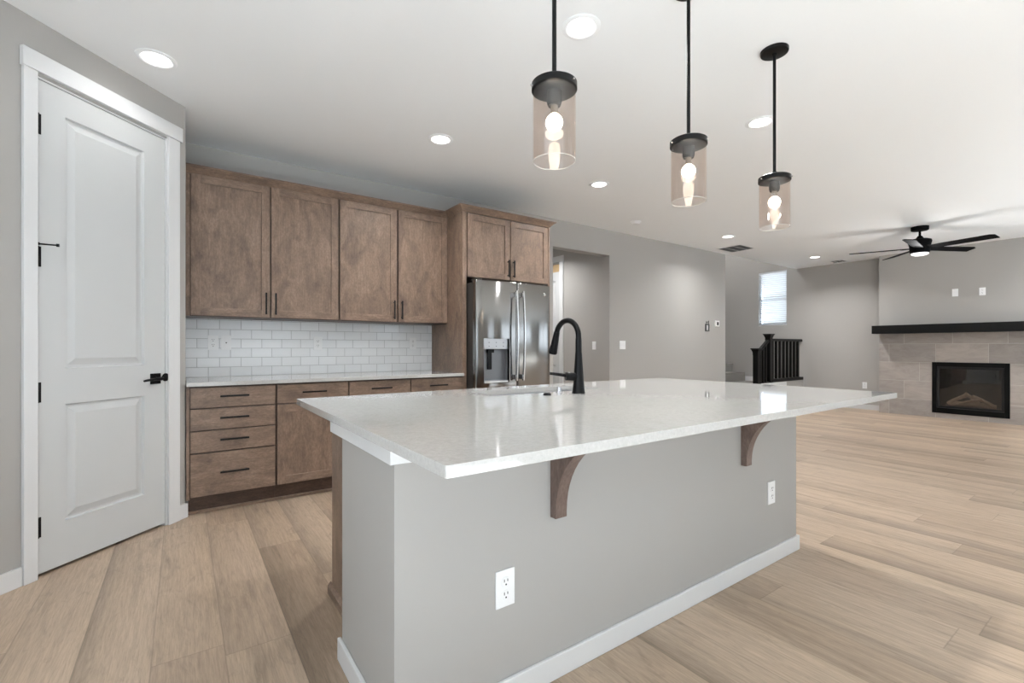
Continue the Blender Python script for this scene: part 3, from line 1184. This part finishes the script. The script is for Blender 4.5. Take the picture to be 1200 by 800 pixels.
# ------------------------------------------------------------------ island
IX0, IX1 = .475, 2.832
IY = 1.235
ITOP = .873
isl = thing('kitchen_island', 'large island with painted half wall, white baseboard and brown cabinet end', 'island', (1.65, 1.8, 0))
O = isl.location
m = MB(O)
m.prism([(IX0, IY), (IX1, IY), (IX1, 1.745), (IX1 - .11, 1.745), (IX1 - .11, IY + .125), (IX0 + .11, IY + .125), (IX0 + .11, 1.745), (IX0, 1.745)], 'z', 0, ITOP)
m.build('half_wall', 'wall', isl, smooth=False)
bb = .014
m = MB(O)
m.prism([(IX0 - bb, 1.760), (IX0 - bb, IY - bb), (IX1 + bb, IY - bb), (IX1 + bb, 1.760), (IX1 + .0005, 1.760), (IX1 + .0005, IY - .0005), (IX0 - .0005, IY - .0005), (IX0 - .0005, 1.760)], 'z', 0, .080)
m.build('baseboard', 'trim', isl, bevel=.003)
ap = .018
m = MB(O)
m.prism([(IX0 - ap, 1.845), (IX0 - ap, IY - ap), (IX1 + ap, IY - ap), (IX1 + ap, 1.845), (IX1 + .0005, 1.845), (IX1 + .0005, IY - .0005), (IX0 - .0005, IY - .0005), (IX0 - .0005, 1.845)], 'z', .818, ITOP)
m.build('apron_trim', 'trim', isl, bevel=.002)
PX = .565
m = MB(O)
m.prism([(IY + .126, 0), (2.225, 0), (2.225, ITOP), (2.205, ITOP), (2.205, .60), (IY + .126, .60)], 'x', PX + .018, IX1 - .112)
m.build('cabinet_body', 'woodZ', isl)
m = MB(O)
m.box(PX, 1.62, 0, PX + .0175, 2.245, ITOP)
m.build('end_panel', 'woodZ', isl, bevel=.001)
m = MB(O)
m.prism([(PX - .016, 0), (PX - .0005, 0), (PX - .0005, .052), (PX - .006, .048), (PX - .016, .036)], 'y', 1.62, 2.262)
m.build('end_base_molding', 'woodY', isl, bevel=.001)
# kitchen-side fronts
n_u = 4
for k in range(n_u):
    a = PX + .03 + (IX1 - .13 - PX - .03) * k / n_u
    b = PX + .03 + (IX1 - .13 - PX - .03) * (k + 1) / n_u
    d = MB(O).box(a + .004, 2.226, .128, b - .004, 2.245, .862).build('door', 'woodZ', isl, bevel=.0015)
    MB(O).box((a + b) / 2 - .085, 2.267, .80, (a + b) / 2 + .085, 2.277, .812).build('handle', 'bronze', d, bevel=.0015)

# island counter top with the sink cut-out
TX0, TX1, TY0, TY1, TZ = .428, 3.047, .836, 2.325, .901
SX0, SX1, SY0, SY1 = 1.25, 1.975, 1.905, 2.175


def rrect(x0, x1, y0, y1, r, n=6):
    pts = []
    for cx, cy, a0 in ((x1 - r, y0 + r, -90), (x1 - r, y1 - r, 0), (x0 + r, y1 - r, 90), (x0 + r, y0 + r, 180)):
        for k in range(n + 1):
            a = R(a0 + 90 * k / n)
            pts.append((cx + r * math.cos(a), cy + r * math.sin(a)))
    return pts


def slab_with_hole(outer, inner, z0, z1, org):
    m = MB(org)
    for z in (z0, z1):
        lo = [m.v((x, y, z)) for x, y in outer]
        li = [m.v((x, y, z)) for x, y in inner]
        edges = []
        for L in (lo, li):
            for i in range(len(L)):
                edges.append(m.bm.edges.new((L[i], L[(i + 1) % len(L)])))
        bmesh.ops.triangle_fill(m.bm, use_beauty=True, edges=edges)
        if z == z0:
            p0_, q0_ = lo, li
    for A, B in ((p0_, lo), (q0_, li)):
        for i in range(len(A)):
            m.face([A[i], A[(i + 1) % len(A)], B[(i + 1) % len(A)], B[i]])
    return m


outer = rrect(TX0, TX1, TY0, TY1, .006, 3)
inner = rrect(SX0, SX1, SY0, SY1, .03)
m = slab_with_hole(outer, inner, ITOP + .001, TZ, (1.74, 1.58, ITOP))
o = m.build('island_countertop', 'quartz', bevel=.0025)
tag(o, 'big white quartz island countertop with seating overhang and sink cut-out', 'countertop')

# sink
sk = thing('kitchen_sink', 'undermount stainless steel sink set into the island countertop', 'sink', ((SX0 + SX1) / 2, (SY0 + SY1) / 2, .65))
m = MB(sk.location)
rings = []
for ex, z in ((.02, ITOP - .001), (.004, ITOP - .001), (.003, ITOP - .02), (-.004, .70), (-.02, .668), (-.05, .655)):
    rings.append([m.v((x, y, z)) for x, y in rrect(SX0 - ex, SX1 + ex, SY0 - ex, SY1 + ex, max(.03 + ex, .01) if ex > -.03 else .03)])
for a, b in zip(rings, rings[1:]):
    n = len(a)
    for k in range(n):
        m.face([a[k], a[(k + 1) % n], b[(k + 1) % n], b[k]])
m.face(rings[-1])
o = m.build('bowl', 'sinksteel', sk, angle=60)
md = o.modifiers.new('thick', 'SOLIDIFY')
md.thickness = .002
m = MB(sk.location)
m.lathe([(.0, .657), (.02, .657), (.042, .660), (.044, .6555)], ((SX0 + SX1) / 2, SY1 - .1, 0), 24)
m.build('drain', 'brushed', sk)

# faucet
fa = thing('kitchen_faucet', 'matte black gooseneck faucet with side lever beside the island sink', 'faucet', (1.668, 1.772, TZ))
O = fa.location
fx, fy = O.x, O.y
m = MB(O)
m.lathe([(.0, TZ), (.034, TZ), (.034, TZ + .006), (.032, TZ + .012), (.027, TZ + .06), (.0225, TZ + .13), (.018, TZ + .20), (.0165, TZ + .215)], (fx, fy, 0), 28)
m.build('body', 'black', fa)
m = MB(O)
pts = [(fx, fy, TZ + .21), (fx, fy, TZ + .27)]
Rr = .088
cz = TZ + .29
pts2 = []
for k in range(19):
    a = R(180 - 168 * k / 18)
    pts2.append((fx, fy + Rr + Rr * math.cos(a), cz + Rr * math.sin(a)))
pts += pts2
m.tube(pts, [.0165, .016] + [.0145] * len(pts2), 16)
sp = m.build('spout', 'black', fa)
e = Vector(pts[-1]); dr_ = (Vector(pts[-1]) - Vector(pts[-2])).normalized()
m = MB(O)
m.tube([e - dr_ * .012, e + dr_ * .02, e + dr_ * .06, e + dr_ * .105, e + dr_ * .112], [.016, .018, .0205, .0235, .021], 18)
m.tube([e + dr_ * .06 + Vector((-.02, 0, 0)), e + dr_ * .09 + Vector((-.022, 0, 0))], .006, 8)
m.build('spray_head', 'black', sp)
m = MB(O)
m.tube([(fx - .018, fy + .004, TZ + .085), (fx - .066, fy + .024, TZ + .088)], .021, 18)
m.tube([(fx - .060, fy + .022, TZ + .092), (fx - .10, fy + .045, TZ + .098), (fx - .140, fy + .062, TZ + .104)], [.009, .008, .0075], 12)
m.build('lever', 'black', fa)

o = MB((1.47, 1.785, TZ)).lathe([(.0, TZ + .012), (.014, TZ + .012), (.019, TZ + .009), (.021, TZ)], (1.47, 1.785, 0), 24).build('air_switch', 'black')
tag(o, 'small round black button on the countertop left of the faucet', 'button')
o = MB((1.622, 1.862, TZ)).lathe([(.0, TZ + .03), (.012, TZ + .028), (.013, TZ + .006), (.018, TZ + .003), (.018, TZ)], (1.615, 1.862, 0), 20).build('air_gap_cap', 'brushed')
tag(o, 'tiny chrome cap between the sink edge and faucet base', 'cap')

# corbels
def corbel(x0, label):
    w = .051
    y = IY - .0012
    top, bot = ITOP - .0003, .556
    prof = [(y - ap - .0012, top), (y - ap - .0012, .8165), (y, .8165), (y, bot), (y - .028, bot)]
    n = 14
    a_, b_ = .272, top - .016 - bot - .02
    yc = y - .028 - a_
    for k in range(n + 1):
        t = R(90 * k / n)
        prof.append((yc + a_ * math.cos(t), bot + .02 + b_ * math.sin(t)))
    prof.append((yc, top))
    c = thing('corbel', label, 'corbel', (x0 + w / 2, y, bot), group='brackets under the island overhang')
    MB(c.location).prism(prof, 'x', x0, x0 + w).build('bracket', 'corbelwood', c, bevel=.0015)
    return c


corbel(1.030, 'curved brown wood corbel under the counter overhang, nearer the camera')
corbel(2.248, 'curved brown wood corbel under the counter overhang, by the right outlet')


# ------------------------------------------------------------------ outlets and switches
def outlet_proto(label, kind, loc, rotz, group, w=.072, hgt=.118):
    names = {'duplex': ('wall_outlet', 'outlet'), 'switch': ('light_switch', 'switch'), 'jack': ('wall_jack', 'outlet')}
    nm, cat = names[kind]
    c = thing(nm, label, cat, loc, rotz, group)
    m = MB()
    m.box(-w / 2, -.006, -hgt / 2, w / 2, -.0003, hgt / 2)
    m.build('cover_plate', 'plate', c, bevel=.002)
    if kind == 'duplex':
        for s in (-1, 1):
            m = MB()
            m.lathe([(.0, -.0085), (.0165, -.0085), (.0172, -.0060)], (0, 0, s * .0205), 24, 'y')
            r_ = m.build('receptacle', 'plate', c)
            m = MB()
            m.box(-.0075, -.0092, s * .0205 + .001, -.0052, -.0084, s * .0205 + .010)
            m.box(.0052, -.0092, s * .0205 + .002, .0075, -.0084, s * .0205 + .010)
            m.lathe([(.0, -.0092), (.0028, -.0092), (.0028, -.0084)], (0, 0, s * .0205 - .007), 10, 'y')
            m.build('slots', 'dark', r_)
    elif kind == 'switch':
        n = max(1, round(w / .05) - 0) if w > .1 else 1
        for k in range(n):
            x = (k - (n - 1) / 2) * .046
            MB().box(x - .0165, -.0095, -.033, x + .0165, -.0055, .033).build('rocker', 'plate', c, bevel=.0015)
    else:
        MB().box(-.0165, -.0075, -.033, .0165, -.0055, .033).build('insert', 'plate', c, bevel=.001)
        m = MB()
        m.lathe([(.0, -.0125), (.0048, -.0125), (.0048, -.0070)], (0, 0, 0), 12, 'y')
        m.build('socket', 'dark', c)
    return c


og = 'white electrical outlets'
ol = outlet_proto('white outlet low on the island wall below the near corbel', 'duplex', (.841, IY, .370), 0, og)
dup(ol, (2.545, IY, .370), 0, 'white outlet on the island wall near its right end', og)
TF = YW - .011
dup(ol, (.202, TF, 1.175), 0, 'white outlet at the far left of the tile backsplash', og)
dup(ol, (1.000, TF, 1.172), 0, 'white outlet near the middle of the tile backsplash', og)
dup(ol, (1.912, TF, 1.176), 0, 'white outlet on the tile backsplash near the refrigerator', og)
dup(ol, (XF, 3.300, .440), -R(90), 'white outlet low on the far wall left of the fireplace', og)
dup(ol, (BX, 1.706, 1.995), -R(90), 'white outlet above the mantel, the right-hand one of the two plates', og)
outlet_proto('white wall jack on the tile backsplash, second from the left', 'jack', (.292, TF, 1.175), 0, 'low voltage plates')
outlet_proto('white wall plate above the mantel, the left-hand one of the two plates', 'switch', (BX, 2.016, 2.005), -R(90), 'low voltage plates')
outlet_proto('white wall switch on the long wall right of the hallway opening', 'switch', (5.05, YW, 1.172), 0, 'light switches', w=.118)
outlet_proto('white light switch on the hallway wall inside the opening', 'switch', (HX, 4.835, 1.165), -R(90), 'light switches')

th = thing('thermostat', 'small white thermostat with black screen near the end of the long wall', 'thermostat', (7.385, YW, 1.54))
MB().box(-.055, -.022, -.05, .055, -.0003, .05).build('case', 'plate', th, bevel=.006)
MB().box(-.024, -.0235, -.028, .030, -.0215, .026).build('screen', 'dark', th, bevel=.001)
th = thing('wall_bracket', 'grey open-frame mounting bracket on the wall left of the thermostat', 'bracket', (7.10, YW, 1.465))
m = MB()
m.box(-.050, -.02, -.062, -.032, -.0003, .062).box(.032, -.02, -.062, .050, -.0003, .062)
m.box(-.032, -.02, -.062, .032, -.0003, -.042).box(-.032, -.02, .042, .032, -.0003, .062)
m.build('frame', 'bracketgrey', th, bevel=.002)
MB().box(-.032, -.006, -.042, .032, -.0004, .042).build('back_plate', 'plate', th)
m = MB()
m.tube([(-.03, -.012, .0625), (-.034, -.012, .10), (.0, -.012, .085), (.034, -.012, .115), (.03, -.012, .0625)], .005, 8)
m.build('hook', 'bracketgrey', th)


# ------------------------------------------------------------------ ceiling: recessed lights, detector, vents
def spot_lamp(par, z, power, size=.12):
    d = bpy.data.lights.new('downlight', 'AREA')
    d.shape = 'DISK'
    d.size = size
    d.energy = power
    d.color = (1.0, 1.0, 1.0)
    d.spread = R(140)
    o = bpy.data.objects.new('downlight', d)
    C.objects.link(o)
    o.parent = par
    o.location = (0, 0, z)
    return o


rg = 'recessed ceiling lights'
rl = thing('recessed_light', 'lit round recessed ceiling light in front of the white pantry door', 'ceiling light', (-.118, 3.27, H), 0, rg)
m = MB()
m.lathe([(.096, -.0005), (.096, -.004), (.090, -.007), (.076, -.008), (.070, -.004), (.064, -.0006)], (0, 0, 0), 40, close=True)
m.build('trim_ring', 'ceiling', rl)
m = MB()
m.lathe([(.0, -.005), (.066, -.004), (.068, -.001)], (0, 0, 0), 40)
m.build('lens', 'lens', rl)
kitchen_lamp = spot_lamp(rl, -.012, DOWNLIGHT).data
great_lamp = kitchen_lamp.copy()
great_lamp.energy = GREATLIGHT
pantry_lamp = kitchen_lamp.copy()      # the one close to the pantry door is dimmer
pantry_lamp.energy = DOWNLIGHT * .1
[c for c in rl.children if c.type == 'LIGHT'][0].data = pantry_lamp
for x, y, lb in ((1.63, 3.27, 'lit recessed ceiling light above the brown wall cabinets, second from the pantry'),
                 (3.355, 3.27, 'lit recessed ceiling light in front of the hallway opening, right of the refrigerator'),
                 (1.635, 1.717, 'lit recessed ceiling light right of the nearest pendant rod'),
                 (3.369, 1.707, 'lit recessed ceiling light just left of the farthest pendant rod'),
                 (9.179, 0.30, 'lit recessed ceiling light out of frame right of the ceiling fan'),  # added outside the view to brighten the far end
                 (6.456, 3.736, 'lit recessed ceiling light beside the large ceiling vent'),
                 (9.179, 3.691, 'lit recessed ceiling light between the stair window and the ceiling fan')):
    r_ = dup(rl, (x, y, H), 0, lb, rg)
    for ch in r_.children:
        if ch.type == 'LIGHT':
            ch.data = great_lamp if x > 8 or y < 1 else kitchen_lamp

sd = thing('smoke_detector', 'small white smoke detector on the ceiling left of the vent', 'smoke detector', (4.745, 3.984, H))
m = MB()
m.lathe([(.0, -.034), (.035, -.034), (.050, -.030), (.056, -.016), (.056, -.012)], (0, 0, 0), 32)
m.build('cover', 'plate', sd)
m = MB()
m.lathe([(.0, -.0125), (.066, -.0125), (.068, -.008), (.068, -.0005)], (0, 0, 0), 32)
m.build('base', 'plate', sd)


def vent(name, label, x0, y0, x1, y1, n):
    c = thing(name, label, 'vent', ((x0 + x1) / 2, (y0 + y1) / 2, H))
    O = c.location
    m = MB(O)
    f = .025
    z0, z1 = H - .006, H - .0005
    m.box(x0, y0, z0, x0 + f, y1, z1).box(x1 - f, y0, z0, x1, y1, z1)
    m.box(x0 + f, y0, z0, x1 - f, y0 + f, z1).box(x0 + f, y1 - f, z0, x1 - f, y1, z1)
    for k in range(1, 3):
        y = y0 + (y1 - y0) * k / 3
        m.box(x0 + f, y - .008, z0, x1 - f, y + .008, z1)
    m.build('frame', 'plate', c, bevel=.001)
    MB(O).box(x0 + f, y0 + f, H - .0015, x1 - f, y1 - f, H - .0004).build('duct', 'ductgrey', c)
    m = MB(O)
    for k in range(n):
        x = x0 + f + (x1 - x0 - 2 * f) * (k + .5) / n
        m.prism([(x - .006, z0), (x - .003, z0), (x + .007, z1), (x + .004, z1)], 'y', y0 + f, y1 - f)
    m.build('louvers', 'ventgrey', c)


vent('ceiling_vent', 'large dark louvered ceiling vent near the end of the kitchen wall', 7.10, 3.90, 7.58, 4.32, 22)
vent('ceiling_vent', 'small ceiling vent close to the far wall, left of the fan', 9.85, 3.50, 10.12, 3.74, 12)

# ------------------------------------------------------------------ pendants
pg = 'pendant lights over the island'
pd = thing('pendant_light', 'black pendant with clear glass shade nearest the camera, leftmost over the island', 'pendant light', (1.063, 1.252, H), 0, pg)
zc = 2.030 - H
zg = 1.786 - H
m = MB()
m.lathe([(.0, -.020), (.060, -.020), (.067, -.016), (.069, -.010), (.069, -.0005)], (0, 0, 0), 40)
m.lathe([(.0, -.027), (.011, -.027), (.013, -.0195)], (0, 0, 0), 20)
m.build('canopy', 'black', pd)
m = MB()
m.tube([(0, 0, -.03), (0, 0, zc + .045)], .0078, 16)
m.build('rod', 'black', pd)
m = MB()
m.lathe([(.0, zc + .056), (.012, zc + .056), (.013, zc + .036), (.070, zc + .032), (.0795, zc + .026), (.0795, zc + .004), (.070, zc), (.0, zc)], (0, 0, 0), 44)
cp_ = m.build('cap', 'black', pd)
for k in range(3):
    a = R(40 + 120 * k)
    MB().tube([(.077 * math.cos(a), .077 * math.sin(a), zc + .012), (.087 * math.cos(a), .087 * math.sin(a), zc + .012)], .0035, 10).build('set_screw', 'brushed', cp_)
m = MB()
m.lathe([(.0, zc + .002), (.026, zc + .002), (.026, zc - .038), (.022, zc - .050), (.018, zc - .050), (.0, zc - .05)], (0, 0, 0), 28)
m.build('socket', 'dark', pd)
m = MB()
m.lathe([(.0715, zc + .002), (.0745, zc + .002), (.0745, zg + .002), (.073, zg), (.0715, zg + .002)], (0, 0, 0), 64, close=True)
gs_ = m.build('glass_shade', 'shade', pd, angle=60)
m = MB()
m.lathe([(.0716, zg - .0001), (.0744, zg - .0001), (.0744, zg - .0013), (.0716, zg - .0013)], (0, 0, 0), 64, close=True)
m.build('glass_rim', 'rim', gs_)  # ring added as the highlight along the shade's lower edge
m = MB()
m.lathe([(.0, zc - .048), (.0125, zc - .050), (.0125, zc - .062), (.0145, zc - .078), (.0140, zc - .080)], (0, 0, 0), 28)
bs = m.build('bulb_neck', 'bulbneck', pd)
m = MB()
prof = [(.0135, zc - .0795)]
cb_ = zc - .108
for k in range(2, 15):
    a = R(180 * k / 14)
    prof.append((max(.0295 * math.sin(a), 0), cb_ + .0295 * math.cos(a)))
m.lathe(prof, (0, 0, 0), 32)
m.build('bulb', 'bulb', pd, angle=60)
dup(pd, (1.845, 1.252, H), 0, 'black pendant with clear glass shade in the middle of the island row', pg)
dup(pd, (2.620, 1.252, H), 0, 'black pendant farthest from camera, with its round ceiling canopy in view', pg)

# ------------------------------------------------------------------ fireplace
mt = MB((9.9, 1.85, MZ0)).box(9.77, .66, MZ0, BX - .0005, 3.041, MZ1).build('fireplace_mantel', 'mantel', bevel=.003)
tag(mt, 'thick black beam mantel shelf above the stone tile fireplace', 'mantel')
fp = thing('fireplace', 'black framed glass gas fireplace insert in the stone tile', 'fireplace', (BX, (IY0 + IY1) / 2, IZ0))
O = fp.location
m = MB(O)
y0, y1, z0, z1 = IY0 + .001, IY1 - .001, IZ0 + .001, IZ1 - .001
f = .055
xf = BX - .012
m.box(xf, y0, z0, BX + .03, y0 + f, z1).box(xf, y1 - f, z0, BX + .03, y1, z1)
m.box(xf, y0 + f, z0, BX + .03, y1 - f, z0 + .085).box(xf, y0 + f, z1 - .07, BX + .03, y1 - f, z1)
m.build('frame', 'frame_black', fp, bevel=.003)
m = MB(O)
a0, a1, b0, b1 = y0 + f + .002, y1 - f - .002, z0 + .088, z1 - .073
m.box(BX + .004, a0, b0, BX + .02, a0 + .03, b1).box(BX + .004, a1 - .03, b0, BX + .02, a1, b1)
m.box(BX + .004, a0 + .03, b1 - .035, BX + .02, a1 - .03, b1).box(BX + .004, a0 + .03, b0, BX + .02, a1 - .03, b0 + .03)
m.build('inner_frame', 'dark', fp, bevel=.002)
MB(O).box(BX + .022, a0, b0, BX + .026, a1, b1).build('glass', 'fireglass', fp, smooth=False)
m = MB(O)
xb = XF - .012
m.box(xb, y0 + .03, z0 + .03, xb + .008, y1 - .03, z1 - .03)
m.box(BX + .032, y0 + .02, z0 + .03, xb, y0 + .03, z1 - .03).box(BX + .032, y1 - .03, z0 + .03, xb, y1 - .02, z1 - .03)
m.box(BX + .032, y0 + .03, z0 + .02, xb, y1 - .03, z0 + .03).box(BX + .032, y0 + .03, z1 - .03, xb, y1 - .03, z1 - .02)
m.build('firebox', 'firebox', fp, smooth=False)
m = MB(O)
for k in range(120):
    y = random.uniform(y0 + .12, y1 - .12)
    x = random.uniform(BX + .05, xb - .04)
    r = random.uniform(.008, .018)
    m.lathe([(.0, -r * .7), (r * .9, -r * .2), (r * .7, r * .5), (.0, r * .8)], (x, y, z0 + .105 + random.uniform(0, .015)), 6)
m.box(BX + .04, y0 + .08, z0 + .03, xb - .02, y1 - .08, z0 + .105)
e_ = m.build('ember_bed', 'ember', fp)
e_['kind'] = 'stuff'
cy_ = (y0 + y1) / 2
for (ya, za, yb_, zb, x, r) in ((-.28, .145, .26, .16, .12, .036), (-.26, .15, -.02, .29, .09, .028), (.27, .15, .05, .30, .10, .028), (-.10, .16, .08, .33, .15, .024), (.15, .15, -.14, .25, .07, .024)):
    m = MB(O)
    pts = []
    for k in range(7):
        t = k / 6
        pts.append((BX + x + random.uniform(-.006, .006), cy_ + ya + (yb_ - ya) * t, z0 + za + (zb - za) * t + .012 * math.sin(3.1 * t)))
    m.tube(pts, [r * (0.9 + .2 * random.random()) for _ in pts], 10)
    m.build('log', 'log', fp)

# ------------------------------------------------------------------ ceiling fan
FX, FY = 8.03, 1.965
fn = thing('ceiling_fan', 'black five-blade ceiling fan with light hanging before the chimney', 'ceiling fan', (FX, FY, H))
m = MB()
m.lathe([(.0, -.055), (.05, -.055), (.088, -.05), (.094, -.042), (.094, -.0005)], (0, 0, 0), 36)
m.build('canopy', 'fan', fn)
m = MB()
m.tube([(0, 0, -.05), (0, 0, -.155)], .0135, 14)
m.lathe([(.0, -.120), (.022, -.122), (.04, -.15), (.045, -.165), (.0, -.166)], (0, 0, 0), 24)
m.build('downrod', 'fan', fn)
m = MB()
m.lathe([(.0, -.16), (.085, -.165), (.118, -.178), (.125, -.20), (.112, -.25), (.106, -.33), (.098, -.352), (.0, -.352)], (0, 0, 0), 40)
m.build('motor_housing', 'fan', fn)
m = MB()
m.lathe([(.0, -.385), (.06, -.382), (.088, -.370), (.092, -.3525)], (0, 0, 0), 36)
m.build('light_lens', 'fanlens', fn)
fl_ = bpy.data.lights.new('fan_lamp', 'POINT')  # fill light added under the fan to brighten the chimney wall
fl_.energy = FANFILL
fl_.shadow_soft_size = .07
flo = bpy.data.objects.new('fan_lamp', fl_)
C.objects.link(flo)
flo.parent = fn
flo.location = (0, 0, -.47)
CY_ = -R(35.167)               # blade directions measured in the room
for k in range(5):
    a = R(-67 + 72 * k) + CY_
    rot = Matrix.Rotation(a, 4, 'Z')
    pitch = Matrix.Rotation(R(-12), 4, 'X')
    m = MB()
    pts = [(.10, -.055), (.20, -.062), (.72, -.070), (.765, -.045), (.765, .072), (.20, .060), (.10, .050)]
    m.prism(pts, 'z', -.004, .004)
    for v in m.bm.verts:
        q = pitch @ v.co
        q.z += -.285
        v.co = rot @ q
    m.build('blade', 'fan', fn, bevel=.0015)
    m = MB()
    m.box(.085, -.02, -.008, .20, .02, -.004)
    for v in m.bm.verts:
        q = pitch @ v.co
        q.z += -.285
        v.co = rot @ q
    m.build('blade_bracket', 'fan', fn)

# ------------------------------------------------------------------ stairs and railing
st = thing('carpeted_stairs', 'grey carpeted stairs and landing behind the black railing', 'stairs', (9.6, 5.3, 0))
O = st.location
LZ = .40
m = MB(O)
m.box(9.02, YW + .015, 0, XF - .001, 5.53, LZ)
m.build('landing', 'carpet', st, bevel=.01)
m = MB(O)
m.box(8.74, YW + .015, 0, 9.019, 5.53, LZ / 2)
m.build('lower_step', 'carpet', st, bevel=.015)
for k in range(5):
    y = 5.531 + .29 * k
    m = MB(O)
    zt = LZ + .19 * (k + 1)
    m.box(9.02, y - (.022 if k else 0), zt - .035, XF - .016, y + .29, zt)
    m.box(9.02, y, 0, XF - .016, y + .2895, zt - .035)
    m.build('step', 'carpet', st, bevel=.012)
struct(MB().box(XF - .014, YW + .02, LZ + .001, XF - .0005, 5.53, LZ + .10).build('baseboard_landing', 'trim', bevel=.003))
RY = 4.39
struct(MB().box(9.03, RY - .045, 0, XF - .001, YW + .012, .485).build('wall_knee', 'wall', smooth=False))
struct(MB().box(8.60, RY - .055, 0, 9.55, RY - .0455, .48).build('trim_10', 'trim', bevel=.002))

rr_ = thing('stair_railing', 'black stair railing with two capped newel posts and square balusters', 'railing', (9.2, RY, 0))
O = rr_.location


def newel(x, z0, z1):
    m = MB(O)
    w = .046
    m.box(x - w, RY - w, z0, x + w, RY + w, z1 - .07)
    n_ = m.build('newel_post', 'railblack', rr_, bevel=.003)
    m = MB(O)
    prev = None
    for hw, z in ((.048, z1 - .12), (.048, z1 - .075), (.052, z1 - .06), (.064, z1 - .03), (.066, z1 - .022), (.076, z1 - .018), (.076, z1 - .004), (.07, z1)):
        ring = [m.v((x - hw, RY - hw, z)), m.v((x + hw, RY - hw, z)), m.v((x + hw, RY + hw, z)), m.v((x - hw, RY + hw, z))]
        if prev:
            for k in range(4):
                m.face([prev[k], prev[(k + 1) % 4], ring[(k + 1) % 4], ring[k]])
        else:
            m.face(ring[::-1])
        prev = ring
    m.face(prev)
    m.build('newel_cap', 'railblack', n_, smooth=False)


N1, N2 = 8.53, 8.975
newel(N1, 0, 1.122)
newel(N2, .0, 1.392)
sec = [(-.03, -.022), (.03, -.022), (.034, .0), (.026, .024), (-.026, .024), (-.034, .0)]
m = MB(O)
m.sweep(sec, [(N1 + .045, RY, 1.045), (N2 - .045, RY, 1.262)])
m.build('handrail', 'railblack', rr_, bevel=.002)
m = MB(O)
m.sweep(sec, [(N2 + .045, RY, 1.28), (XF - .002, RY, 1.28)])
m.build('handrail', 'railblack', rr_, bevel=.002)
m = MB(O)
m.box(N2 + .045, RY - .05, .486, XF - .002, RY + .05, .545)
m.build('bottom_rail', 'railblack', rr_, bevel=.003)
m = MB(O)
m.prism([(N1 + .045, .30), (N2 - .045, .40), (N2 - .045, .50), (N1 + .045, .47)], 'y', RY - .04, RY + .04)
m.build('bottom_rail', 'railblack', rr_, bevel=.003)
for k in range(8):
    x = N2 + .13 + (XF - .05 - N2 - .13) * k / 7.6
    MB(O).box(x - .021, RY - .021, .540, x + .021, RY + .021, 1.262).build('baluster', 'railblack', rr_)
for k in range(3):
    t = (k + 1) / 4
    x = N1 + .03 + (N2 - N1 - .06) * t
    MB(O).box(x - .02, RY - .02, .44, x + .02, RY + .02, 1.045 + .217 * t - .01).build('baluster', 'railblack', rr_)

# hall fill: an unseen recessed light added to brighten the hallway
hl = thing('recessed_light', 'lit recessed ceiling light inside the hallway', 'ceiling light', (4.2, 5.6, H), 0, rg)
m = MB()
m.lathe([(.096, -.0005), (.096, -.004), (.090, -.007), (.076, -.008), (.070, -.004), (.064, -.0006)], (0, 0, 0), 32, close=True)
m.build('trim_ring', 'ceiling', hl)
m = MB()
m.lathe([(.0, -.005), (.066, -.004), (.068, -.001)], (0, 0, 0), 32)
m.build('lens', 'lens', hl)
spot_lamp(hl, -.012, HALLFILL)

# unseen fill light added on the stairwell ceiling, shaped as a flush lamp
fl = thing('flush_light', 'white flush ceiling light high up over the stairs', 'ceiling light', (9.0, 6.0, 5.2))
MB().lathe([(.0, -.03), (.16, -.03), (.165, -.02), (.165, -.0005)], (0, 0, 0), 36).build('base', 'plate', fl)
MB().lathe([(.0, -.075), (.06, -.072), (.12, -.055), (.15, -.0305)], (0, 0, 0), 36).build('diffuser', 'lens', fl)
sl = spot_lamp(fl, -.09, STAIRFILL, .3)
sl.data.spread = R(180)
